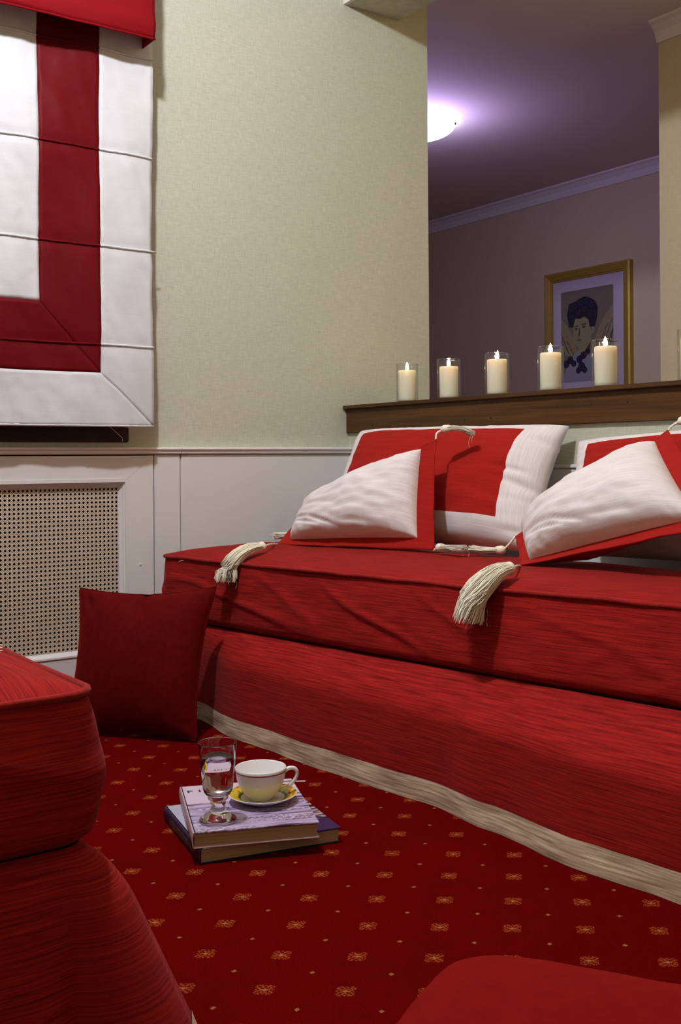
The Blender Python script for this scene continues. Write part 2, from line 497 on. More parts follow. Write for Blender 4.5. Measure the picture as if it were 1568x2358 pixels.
# ------------------------------------------------------------------ window behind the blind
wr = empty('window_1', ((WX0 + WX1) / 2, Y0, WZ0), 'dark wooden window frame showing under the roman blind', 'window')
wr['kind'] = 'structure'
for a, b in (((WX0, Y0 - 0.012, WZ0), (WX1, Y0 + 0.09, WZ0 + 0.058)), ((WX0, Y0 - 0.012, WZ1 - 0.06), (WX1, Y0 + 0.09, WZ1)),
             ((WX0, Y0 - 0.012, WZ0 + 0.058), (WX0 + 0.058, Y0 + 0.09, WZ1 - 0.06)), ((WX1 - 0.03, Y0 - 0.012, WZ0 + 0.058), (WX1, Y0 + 0.09, WZ1 - 0.06))):
    box('window_frame', a, b, M['windowwood'], wr, 0.004)
boxes('sash', [((WX0 + 0.058, Y0 + 0.01, WZ0 + 0.058), (WX1 - 0.03, Y0 + 0.06, WZ0 + 0.12)), ((WX1 - 0.09, Y0 + 0.01, WZ0 + 0.12), (WX1 - 0.03, Y0 + 0.06, WZ1 - 0.06)),
               ((WX0 + 0.058, Y0 + 0.01, WZ0 + 0.12), (WX0 + 0.12, Y0 + 0.06, WZ1 - 0.06)), ((WX0 + 0.058, Y0 + 0.01, WZ1 - 0.12), (WX1 - 0.03, Y0 + 0.06, WZ1 - 0.06))], M['windowwood'], wr, 0.004)
box('pane', (WX0 + 0.11, Y0 + 0.03, WZ0 + 0.11), (WX1 - 0.08, Y0 + 0.036, WZ1 - 0.11), M['night'], wr)
box('bottom_bead', (WX0 + 0.002, Y0 - 0.017, WZ0 + 0.016), (WX1 - 0.06, Y0 - 0.011, WZ0 + 0.024), M['windowwood'], wr, 0.002)

# ------------------------------------------------------------------ radiator cover with cane panel
rc = empty('radiator_cover', (1.03, Y0 - 0.01, 0.0), 'off-white radiator cover with a woven cane panel, under the window', 'radiator cover')
DX0, DX1, DZ0, DZ1 = 0.315, 1.737, 0.02, 0.866
IX0, IX1, IZ0, IZ1 = 0.42, 1.632, 0.148, 0.780
yf = Y0 - 0.016; yb = Y0 + 0.012
def rail_piece(name, outer, inner):
    """mitred frame member: outer edge, inner edge"""
    (ox0, oz0, ox1, oz1), (ix0, iz0, ix1, iz1) = outer, inner
    f = [(ox0, yf, oz0), (ox1, yf, oz1), (ix1, yf, iz1), (ix0, yf, iz0)]
    bk = [(x, yb, z) for x, y, z in f]
    return mk(name, f + bk, [(0, 1, 2, 3), (4, 7, 6, 5), (0, 4, 5, 1), (1, 5, 6, 2), (2, 6, 7, 3), (3, 7, 4, 0)], M['panel'], rc, None, False)
g = 0.0004
rail_piece('frame_rail', (DX0, DZ1, DX1, DZ1), (IX0, IZ1 + g, IX1, IZ1 + g))
rail_piece('frame_rail', (DX1, DZ0, DX1, DZ0), (IX1, IZ0, IX1, IZ0)) if False else None
def stile(xo, xi):
    f = [(xo, yf, DZ0 + g), (xo, yf, DZ1 - 2 * g), (xi, yf, IZ1 - g), (xi, yf, IZ0 + g)]
    bk = [(x, yb, z) for x, y, z in f]
    return mk('frame_stile', f + bk, [(0, 1, 2, 3), (4, 7, 6, 5), (0, 4, 5, 1), (1, 5, 6, 2), (2, 6, 7, 3), (3, 7, 4, 0)], M['panel'], rc, None, False)
stile(DX1, IX1); stile(DX0, IX0)
rail_piece('frame_rail', (DX0, DZ0, DX1, DZ0), (IX0, IZ0 - g, IX1, IZ0 - g))
# stepped inner moulding, one length per side
CX0, CX1, CZ0, CZ1 = IX0 + 0.026, IX1 - 0.026, IZ0 + 0.018, IZ1 - 0.030
def moulding(o0, o1, i0, i1, out):
    """three small steps from the frame face back to the cane"""
    steps = [(0.0, yf - 0.004), (0.35, yf - 0.004), (0.38, yf + 0.002), (0.55, yf + 0.004), (0.58, yf + 0.009), (1.0, yf + 0.020), (1.0, yb + 0.004), (0.0, yb + 0.004)]
    o0, o1, i0, i1 = map(Vector, (o0, o1, i0, i1))
    vs = []
    for e, i in ((o0, i0), (o1, i1)):
        for k, y in steps:
            p = e.lerp(i, k); vs.append((p.x, y, p.y))
    n = len(steps)
    fs = [(a, (a + 1) % n, n + (a + 1) % n, n + a) for a in range(n)]
    return mk('inner_moulding', vs, fs, M['panel'] if out else M['white'], rc, None, False)
moulding((IX0, IZ1), (IX1, IZ1), (CX0, CZ1), (CX1, CZ1), True)
moulding((IX0, IZ0), (IX1, IZ0), (CX0, CZ0), (CX1, CZ0), False)
moulding((IX1, IZ0), (IX1, IZ1), (CX1, CZ0), (CX1, CZ1), True)
moulding((IX0, IZ0), (IX0, IZ1), (CX0, CZ0), (CX0, CZ1), True)
# cane webbing: paired verticals and horizontals plus diagonals, leaving octagonal holes
P = 0.0158
cy = yf + 0.022
def strip(bm, p, q, wd, y, th=0.0009):
    p, q = Vector(p), Vector(q)
    d = (q - p).normalized(); n = Vector((-d.y, d.x)) * wd / 2
    f = [(p + n), (q + n), (q - n), (p - n)]
    v = [bm.verts.new((a.x, y, a.y)) for a in f] + [bm.verts.new((a.x, y + th, a.y)) for a in f]
    for idx in ((0, 1, 2, 3), (0, 4, 5, 1), (2, 6, 7, 3), (1, 5, 6, 2), (3, 7, 4, 0)):
        bm.faces.new([v[i] for i in idx])
bm = bmesh.new()
xa, xb, za, zb = CX0 - 0.01, CX1 + 0.004, CZ0 - 0.006, CZ1 + 0.006
ncol = int((xb - xa) / P) + 1; nrow = int((zb - za) / P) + 1
for i in range(ncol + 1):
    x = xb - 0.004 - i * P
    for o in (-0.0019, 0.0019):
        strip(bm, (x + o, za), (x + o, zb), 0.0023, cy)
for j in range(nrow + 1):
    z = zb - 0.004 - j * P
    for o in (-0.0019, 0.0019):
        strip(bm, (xa, z + o), (xb, z + o), 0.0023, cy - 0.0007)
H = zb - za
for k in range(-nrow - 2, ncol + nrow + 2):
    for sgn in (1, -1):
        # diagonal through lattice crossings, clipped to the panel
        xs = xb - 0.004 - (k + 0.5) * P; zt = zb - 0.004
        pts = []
        dx = sgn * 1.0
        t0, t1 = -0.004, H
        lo, hi = t0, t1
        a_ = (xa - xs) / -dx; b_ = (xb - xs) / -dx
        lo = max(lo, min(a_, b_)); hi = min(hi, max(a_, b_))
        if sgn < 0:
            pass
        if hi - lo > 0.01:
            strip(bm, (xs - dx * lo, zt - lo), (xs - dx * hi, zt - hi), 0.0028, cy - 0.0014 * (1 if sgn > 0 else 1.5))
cane = bm_obj('cane_panel', bm, M['cane'], rc)
cane['label'] = 'woven cane panel with rows of octagonal holes'
def disc_screw(x, z):
    prof = [(0.0, 0.0006), (0.0016, 0.0006), (0.0020, 0.0022), (0.0042, 0.0024), (0.0052, 0.0012), (0.0054, 0.0)]
    vs, fs = lathe(prof, 16)
    vs = [(x + a, yf - c, z + b) for a, b, c in vs]
    mk('screw', vs, fs, M['screw'], rc)
    vs, fs = lathe([(0.0, 0.0011), (0.0017, 0.0011)], 10)
    mk('screw_socket', [(x + a, yf - c, z + b) for a, b, c in vs], fs, M['nail'], rc)
disc_screw(1.481, 0.829); disc_screw(1.683, 0.463); disc_screw(0.6, 0.829); disc_screw(1.0, 0.829)

# ------------------------------------------------------------------ roman blind with pelmet
YB = Y0 - 0.12
rb = empty('roman_blind', (1.0, YB, 0.97), 'cream roman blind with a dark red inset band', 'blind')
BX0, BX1, BZ0, BZ1 = 0.30, 1.694, 0.971, 2.60
RO = 1.489; RI = 1.269     # red band outer and inner edge on the right
RZO, RZI = 1.158, 1.395    # red band outer and inner edge below
RIBS = [1.258, 1.606, 1.946, 2.302]
def blind_pt(x, z):
    y = 0.012 * nz(x * 3.1, z * 2.3, 4.0) + 0.012 * nz(x * 8 + z * 2.5, z * 3.0 - x, 2.0) + 0.0055 * nz(x * 24 + z * 9, z * 7, 6.0)
    y += 0.0018 * nz(x * 30 - z * 22, z * 38 + x * 14, 9.0)
    for r in RIBS:
        d = abs(z - r)
        if d < 0.06: y += 0.004 * math.exp(-(d / 0.018) ** 2) + 0.0016 * nz(x * 60, r * 5) * math.exp(-(d / 0.03) ** 2)
    e = max(0.0, (x - 1.6) / 0.1)
    wob = 0.006 * math.sin(z * 6.5 + 0.6) * e * e * 0.7
    return Vector((x + wob, YB + y + 0.006 * e * e, z))
def blind_part(name, quad, mat, nx, nz_, off=0.0):
    """quad = corner (x,z) points BL, BR, TR, TL"""
    bl, br, tr, tl = [Vector(q) for q in quad]
    vs, uv = [], []
    for j in range(nz_ + 1):
        for i in range(nx + 1):
            u, v = i / nx, j / nz_
            p = bl.lerp(br, u).lerp(tl.lerp(tr, u), v)
            q = blind_pt(p.x, p.y); q.y -= off
            vs.append(q); uv.append((p.x, p.y))
    fs = [(j * (nx + 1) + i, j * (nx + 1) + i + 1, (j + 1) * (nx + 1) + i + 1, (j + 1) * (nx + 1) + i) for j in range(nz_) for i in range(nx)]
    o = mk(name, vs, fs, mat, rb, uv)
    md = o.modifiers.new('thickness', 'SOLIDIFY'); md.thickness = 0.0012; md.offset = 0
    return o
LO = BX0 + (BX1 - RO); LI = LO + (RO - RI)
blind_part('centre_field', [(LI, RZI), (RI, RZI), (RI, BZ1), (LI, BZ1)], M['silk_cream'], 50, 90)
blind_part('red_band', [(RI, RZI), (RO, RZO), (RO, BZ1), (RI, BZ1)], M['silk_red'], 14, 100)
blind_part('red_band', [(LO, RZO), (RO, RZO), (RI, RZI), (LI, RZI)], M['silk_red'], 60, 18)
blind_part('red_band', [(LO, RZO), (LI, RZI), (LI, BZ1), (LO, BZ1)], M['silk_red'], 14, 60)
blind_part('cream_border', [(RO, RZO), (BX1, BZ0), (BX1, BZ1), (RO, BZ1)], M['silk_cream'], 14, 110)
blind_part('cream_border', [(BX0, BZ0), (BX1, BZ0), (RO, RZO), (LO, RZO)], M['silk_cream'], 70, 16)
blind_part('cream_border', [(BX0, BZ0), (LO, RZO), (LO, BZ1), (BX0, BZ1)], M['silk_cream'], 14, 60)
def blind_tube(name, pts, rad, mat, off=0.0):
    path = []
    for (x, z) in pts:
        q = blind_pt(x, z); q.y -= off; path.append(q)
    vs, fs = tube(path, rad, 6)
    return mk(name, vs, fs, mat, rb, [(v.x, v.z) for v in vs])
for r in RIBS:
    for (x0, x1, mt) in ((LI, RI, 'silk_cream'), (RI, RO, 'silk_red'), (RO, BX1, 'silk_cream'), (LO, LI, 'silk_red')):
        if r < RZI and x0 == LI and x1 == RI: mt = 'silk_red'
        n = 40
        blind_tube('rod_pocket', [(x0 + (x1 - x0) * k / n, r + 0.0012 * nz(k * .9, r * 9)) for k in range(n + 1)], 0.0042, M[mt], 0.003)
vs, fs = tube([blind_pt(1.68, RIBS[1]) + Vector((0, -.004, 0)), blind_pt(1.694, RIBS[1]) + Vector((0.016, -.004, 0.0))], 0.0022, 8)
mk('rod_end', vs, fs, M['white'], rb)
n = 24
blind_tube('mitre_seam', [(RO + (BX1 - RO) * k / n, RZO + (BZ0 - RZO) * k / n) for k in range(n + 1)], 0.0004, M['stitch'], 0.0008)
blind_tube('bottom_fold', [(BX0 + (BX1 - BX0) * k / 60, BZ0 + 0.001) for k in range(61)], 0.0045, M['silk_cream'], -0.002)
vs, fs = tube([(1.52, Y0 - 0.07, 0.99), (1.60, Y0 - 0.05, 0.93), (1.608, Y0 - 0.03, 0.918)], 0.0009, 6)
mk('pull_cord', vs, fs, M['tassel'], rb)

pe = empty('pelmet', (1.0, Y0 - 0.09, 2.35), 'bright red silk pelmet across the top of the blind', 'pelmet')
PY = Y0 - 0.22; PX0, PX1, PZ0, PZ1 = 0.32, 1.658, 2.335, 2.78
vs, uv, fs = [], [], []
prof = []
xs = [PX0 + (PX1 - PX0) * i / 90 for i in range(91)]
path = [(x, PY) for x in xs] + [(PX1 + 0.0015, PY + 0.22 * k / 12) for k in range(1, 12)]
nzp = 26
for j in range(nzp + 1):
    z = PZ0 + (PZ1 - PZ0) * j / nzp
    for i, (x, y) in enumerate(path):
        f = 0.005 * nz(x * 5, z * 16, 3) + 0.003 * nz(x * 14, z * 9, 8)
        pad = 0.010 * math.exp(-((z - PZ0 - 0.045) / 0.035) ** 2)
        if i <= 90: p = (x, y - f - pad, z)
        else: p = (x + f * .5, y, z)
        vs.append(p); uv.append((x + y, z))
W = len(path)
fs = [(j * W + i, j * W + i + 1, (j + 1) * W + i + 1, (j + 1) * W + i) for j in range(nzp) for i in range(W - 1)]
o = mk('pelmet_cloth', vs, fs, M['silk_pelmet'], pe, uv)
md = o.modifiers.new('thickness', 'SOLIDIFY'); md.thickness = 0.004; md.offset = -1
vs, fs = tube([(x, PY - 0.004 + 0.002 * nz(x * 9, 1), PZ0 + 0.001 + 0.0015 * nz(x * 13, 5)) for x in xs], 0.004, 8)
mk('bottom_edge', vs, fs, M['silk_pelmet'], pe, [(v.x, v.z) for v in vs])
box('pelmet_board', (PX0, PY + 0.006, PZ1 - 0.02), (PX1 - 0.003, Y0 - 0.001, PZ1), M['windowwood'], pe)

# ------------------------------------------------------------------ candle shelf
sh = empty('candle_shelf', (2.78, 1.9, 0.957), 'dark stained wooden shelf capping the low partition', 'shelf')
box('top_board', (X0 - 0.032, -1.6, 1.058), (X0 + 0.305, Y0 - 0.001, 1.073), M['shelfwood'], sh, 0.002)
box('fascia_board', (X0 - 0.014, -1.6, 0.957), (X0 - 0.0005, Y0 - 0.001, 1.0575), M['shelfwood'], sh, 0.002)
for (y, z) in ((3.49, 0.985), (2.93, 0.988), (2.79, 0.99), (2.18, 1.02), (1.6, 0.99)):
    vs, fs = lathe([(0.0, 0.0008), (0.0035, 0.0006), (0.0042, 0.0)], 10)
    mk('nail', [(X0 - 0.014 - c, y + a, z + b) for a, b, c in vs], fs, M['nail'], sh)

# ------------------------------------------------------------------ candles
GR, GH = 0.0455, 0.157
def candle_set(idx, y, hc, lean, label, glabel, x=2.735):
    z0 = 1.0735
    gh = empty('candle_holder', (x, y, z0), glabel, 'candle holder', 'glass candle holders on the shelf')
    prof = [(0.0, 0.0), (GR - .004, 0.0), (GR, 0.004), (GR, GH), (GR - .0012, GH + .0012), (GR - .003, GH), (GR - .003, 0.010), (GR - .006, 0.007), (0.0, 0.007)]
    vs, fs = lathe(prof, 48)
    mk('glass_cylinder', vs, fs, M['holder_glass'], gh, local=True)
    vs, fs = tube([((GR - .0015) * math.cos(k * math.pi / 24), (GR - .0015) * math.sin(k * math.pi / 24), GH) for k in range(48)], 0.0016, 6, close=True)
    vs = [(v.x, v.y, v.z) for v in vs]
    mk('rim', vs, fs, M['holder_glass'], gh, local=True)
    c = empty('pillar_candle', (x, y, z0 + 0.0078), label, 'candle', 'lit pillar candles on the shelf')
    r = 0.0365
    prof = [(0.0, 0.0), (r - .002, 0.0), (r, 0.002)] + [(r + 0.0004 * nz(k * .7, idx), hc * k / 10) for k in range(1, 10)] + \
           [(r, hc - .004), (r - .002, hc - .0005), (r - .006, hc), (r * .6, hc - .003), (r * .25, hc - .006), (0.0, hc - .006)]
    vs, fs = lathe(prof, 40)
    mk('wax_body', vs, fs, M['wax'], c, local=True)
    wz = hc - .006
    vs, fs = tube([(0, 0, wz - .001), (0.0005, 0, wz + .006), (0.0015, 0.0005, wz + .011)], 0.0011, 6)
    mk('wick', vs, fs, M['nail'], c, local=True)
    fl = []
    FH = 0.034
    for k in range(13):
        t = k / 12
        rad = 0.0078 * math.sin(math.pi * min(1, t * 0.92 + 0.06) ** 0.75) * (1 - t) ** 0.25 + 0.0002
        fl.append((rad, wz + .006 + FH * t))
    fl[0] = (0.0, fl[0][1]); fl[-1] = (0.0, fl[-1][1])
    vs, fs = lathe(fl, 14)
    vs = [(a + lean * ((zz - wz) / FH) ** 2 * 0.006, b, zz) for a, b, zz in vs]
    mk('flame', vs, fs, M['flame'], c, local=True)
    pl = point_light('candle_flame_light', (x, y, z0 + hc + 0.018), 1.8, (1.0, 0.72, 0.40), 0.008)
    return c
CL = [(3.383, 0.125, 0.0, 'lit ivory candle nearest the papered wall', 'glass cylinder around the candle nearest the papered wall'),
      (3.127, 0.122, 0.1, 'lit ivory candle just right of the wall edge, second along the shelf', 'glass cylinder of the second candle, just right of the wall edge'),
      (2.860, 0.128, 0.6, 'lit ivory candle third along the shelf, left of the framed print', 'glass cylinder of the third candle, left of the framed print'),
      (2.594, 0.130, 0.0, 'lit ivory candle in front of the print frame left edge', 'glass cylinder before the left edge of the framed print'),
      (2.350, 0.130, -0.2, 'lit ivory candle in front of the right half of the framed print', 'glass cylinder before the right half of the framed print'),
      (2.012, 0.128, 0.0, 'lit ivory candle cut off by the right edge of the picture', 'glass cylinder cut off by the right edge of the picture')]
for i, (y, hc, ln, lb, gl) in enumerate(CL):
    candle_set(i, y, hc, ln, lb, gl)

# ------------------------------------------------------------------ hall ceiling lamps
def dome_lamp(loc, rad, dep, mat, label):
    o = empty('ceiling_lamp', loc, label, 'lamp', 'flush glass ceiling lamps')
    vs, fs = lathe([(0.0, 0.0), (rad * .94, 0.0), (rad * .94, -0.018), (rad * .88, -0.022), (0.0, -0.022)], 48)
    mk('mounting_plate', vs, fs, M['white'], o, local=True)
    prof = [(rad, -0.020)] + [(rad * math.cos(t * math.pi / 2 / 12), -0.022 - dep * math.sin(t * math.pi / 2 / 12) ** 1.1) for t in range(13)]
    prof[-1] = (0.0, prof[-1][1])
    vs, fs = lathe(prof, 48)
    mk('glass_dome', vs, fs, mat, o, local=True)
    for t in (-0.9, 1.2, 3.3):
        vs, fs = lathe([(0.0, -0.014), (0.006, -0.012), (0.007, 0.0), (0.0, 0.0)], 10)
        mk('clip', [(a + (rad + .002) * math.cos(t), b + (rad + .002) * math.sin(t), c - .024) for a, b, c in vs], fs, M['nail'], o, local=True)
    return o
dome_lamp((4.27, 5.16, HC), 0.235, 0.085, M['lamp'], 'glowing white dome lamp on the hall ceiling beside the wall edge')
dome_lamp((3.28, 1.35, HC), 0.20, 0.06, M['lamp_warm'], 'dome lamp on the hall ceiling outside the picture')
dome_lamp((0.72, 2.00, HM), 0.20, 0.06, M['lamp_warm'], 'dome lamp over the seating, above the picture')
dome_lamp((-0.9, -0.9, HM), 0.20, 0.06, M['lamp_warm'], 'added dome fixture for the unseen fill light behind the viewer')  # out-of-view fixture added to go with the fill light

# ------------------------------------------------------------------ framed print on the far hall wall
XW = 6.203
pf = empty('framed_print', (XW, 5.49, 1.25), 'gold-framed print of a curly-haired winged figure on the hall wall', 'picture')
py0, py1, pz0, pz1 = 5.07, 5.908, 1.18, 2.277      # y0 is the right side as seen
fwid = 0.072
def frame_side(a, b, ai, bi):
    """bevelled frame length, mitred at both ends; points are (y, z)"""
    vs = []
    for e, i in ((a, ai), (b, bi)):
        e, i = Vector(e), Vector(i)
        for k, xo in ((0, 0.0), (0, 0.038), (0.18, 0.045), (0.8, 0.030), (0.82, 0.024), (1.0, 0.022), (1.0, 0.0)):
            p = e.lerp(i, k); vs.append((XW - xo, p.x, p.y))
    n = 7
    fs = [(q, (q + 1) % n, n + (q + 1) % n, n + q) for q in range(n)]
    mk('frame_moulding', vs, fs, M['gold'], pf, None, False)
o_ = [(py0, pz0), (py1, pz0), (py1, pz1), (py0, pz1)]
i_ = [(py0 + fwid, pz0 + fwid), (py1 - fwid, pz0 + fwid), (py1 - fwid, pz1 - fwid), (py0 + fwid, pz1 - fwid)]
for k in range(4): frame_side(o_[k], o_[(k + 1) % 4], i_[k], i_[(k + 1) % 4])
box('mount', (XW - 0.016, py0 + 0.06, pz0 + 0.06), (XW - 0.002, py1 - 0.06, pz1 - 0.06), M['mat'], pf)
AY0, AY1, AZ0, AZ1 = 5.241, 5.752, 1.425, 2.121
pm = lambda n, c: plain(n, c, 0.9, 0, 0.12, 60)
P_bg, P_sk, P_hr, P_wg, P_bl, P_or = pm('print_taupe', (0.21, 0.165, 0.14)), pm('print_skin', (0.33, 0.28, 0.16)), pm('print_ink', (0.016, 0.012, 0.03)), pm('print_wing', (0.30, 0.27, 0.15)), pm('print_blue', (0.035, 0.035, 0.17)), pm('print_orange', (0.42, 0.17, 0.06))
P_sh = pm('print_shirt', (0.30, 0.30, 0.38)); P_fe = pm('print_features', (0.11, 0.09, 0.06)); P_red = pm('print_red', (0.16, 0.03, 0.05))  # P_fe: dark print tone of the eyes, brows, nose and mouth
pr = box('print_sheet', (XW - 0.0185, AY0, AZ0), (XW - 0.0161, AY1, AZ1), P_bg, pf)
LY = [0]
def art(name, poly, mat, lay, parent=pr):
    """flat printed shape; poly in sheet units (0..1 right, 0..1 up)"""
    x = XW - 0.0186 - 0.00015 * lay
    vs = [(x, AY1 + (AY0 - AY1) * u, AZ0 + (AZ1 - AZ0) * v) for u, v in poly]
    return mk(name, vs, [tuple(range(len(vs)))], mat, parent, None, False)
def ell(cx, cy, rx, ry, n=22, a0=0, a1=2 * math.pi):
    return [(cx + rx * math.cos(a0 + (a1 - a0) * k / n), cy + ry * math.sin(a0 + (a1 - a0) * k / n)) for k in range(n)]
art('wing', [(0.62, 0.28), (1.0, 0.30), (1.0, 0.78), (0.86, 0.70), (0.74, 0.58), (0.66, 0.46)], P_wg, 1)
art('wing', [(0.0, 0.30), (0.34, 0.28), (0.28, 0.42), (0.18, 0.56), (0.08, 0.66), (0.0, 0.70)], P_wg, 1)
for k in range(5):
    u = 0.70 + 0.075 * k
    for j in range(5):
        vv = 0.34 + 0.075 * j + 0.03 * k
        if u + 0.02 < 1.0 and vv < 0.36 + 0.40 * (u - 0.62) / 0.38: art('feather_mark', ell(u, vv, 0.018, 0.016, 8), P_or, 2)
for k in range(4):
    u = 0.05 + 0.07 * k
    for j in range(4):
        vv = 0.36 + 0.07 * j
        if vv < 0.66 - 0.9 * u: art('feather_mark', ell(u, vv, 0.018, 0.016, 8), P_or, 2)
for k in range(4):
    u0, v0 = 0.68 + 0.08 * k, 0.30
    art('feather_line', [(u0, v0), (u0 + 0.012, v0), (min(1, u0 + 0.232), v0 + 0.30 + .04 * k), (min(.995, u0 + 0.22), v0 + 0.30 + .04 * k)] if u0 + .22 < 1 else [(u0, v0), (u0 + .012, v0), (0.999, v0 + 0.22), (0.988, v0 + 0.23)], P_blue if False else P_bl, 2)
for k in range(3):
    u0 = 0.04 + 0.09 * k
    art('feather_line', [(u0 + .02, 0.30), (u0 + .032, 0.30), (max(.004, u0 - .10), 0.56 - .05 * k), (max(.0, u0 - .112), 0.56 - .05 * k)], P_bl, 2)
art('shirt', [(0.02, 0.0), (0.98, 0.0), (0.86, 0.22), (0.60, 0.34), (0.34, 0.34), (0.12, 0.20)], P_sh, 2)
art('neck', [(0.33, 0.30), (0.58, 0.28), (0.60, 0.46), (0.34, 0.46)], P_sk, 3)
art('face', [(0.25, 0.66), (0.24, 0.50), (0.27, 0.41), (0.34, 0.37), (0.44, 0.37), (0.54, 0.41), (0.60, 0.50), (0.60, 0.66), (0.50, 0.72), (0.34, 0.72)], P_sk, 4)
art('ear', ell(0.62, 0.555, 0.03, 0.045, 12), P_sk, 4)
art('hair', [(0.16, 0.60), (0.12, 0.74), (0.16, 0.86), (0.30, 0.88), (0.36, 0.90), (0.46, 0.92), (0.56, 0.90), (0.66, 0.86), (0.72, 0.78), (0.70, 0.66), (0.66, 0.58), (0.56, 0.58), (0.54, 0.66), (0.46, 0.70), (0.38, 0.68), (0.28, 0.69), (0.24, 0.60)], P_hr, 5)
for (u, v) in ((0.20, .80), (0.30, .82), (0.40, .85), (0.50, .87), (0.60, .82), (0.66, .72), (0.22, .70), (0.46, .78), (0.34, .76), (0.57, .74)):
    art('curl', ell(u, v, 0.055, 0.042, 14), P_hr, 6)
    art('curl_line', ell(u, v, 0.038, 0.028, 12) , P_bl, 7)
    art('curl_centre', ell(u, v, 0.030, 0.021, 12), P_hr, 8)
art('eye', ell(0.30, 0.575, 0.032, 0.014, 12), P_fe, 6); art('eye', ell(0.45, 0.59, 0.036, 0.015, 12), P_fe, 6)
art('eyebrow', [(0.26, .61), (0.34, .615), (0.34, .60), (0.26, .598)], P_fe, 6); art('eyebrow', [(0.40, .625), (0.50, .63), (0.50, .612), (0.40, .61)], P_fe, 6)
art('nose', [(0.355, .58), (0.375, .58), (0.37, .50), (0.335, .495), (0.34, .485)], P_fe, 6)
art('mouth', [(0.30, .452), (0.36, .46), (0.42, .452), (0.36, .44)], P_fe, 6)
for (u, v, r) in ((0.10, .20, .06), (0.18, .24, .06), (0.25, .20, .05), (0.36, .24, .06), (0.44, .28, .06), (0.40, .16, .07), (0.46, .12, .05), (0.34, .12, .05), (0.52, .32, .05)):
    art('garland', ell(u, v, r, r * .72, 16), P_hr, 7)
    art('garland_line', ell(u, v, r * .66, r * .45, 14), P_bl, 8); art('garland_centre', ell(u, v, r * .5, r * .33, 12), P_hr, 9)
art('red_bow', [(0.50, .36), (0.58, .42), (0.57, .34)], P_red, 8); art('red_bow', [(0.46, .30), (0.54, .36), (0.52, .27)], P_red, 8)
box('glazing', (XW - 0.0235, py0 + 0.06, pz0 + 0.06), (XW - 0.0222, py1 - 0.06, pz1 - 0.06), M['pane'], pf)

# ------------------------------------------------------------------ daybeds
def interp(tab, s):
    if s <= tab[0][0]: return tab[0][1]
    for (a, va), (b, vb) in zip(tab, tab[1:]):
        if s <= b: 
            t = (s - a) / (b - a); t = t * t * (3 - 2 * t)
            return va + (vb - va) * t
    return tab[-1][1]

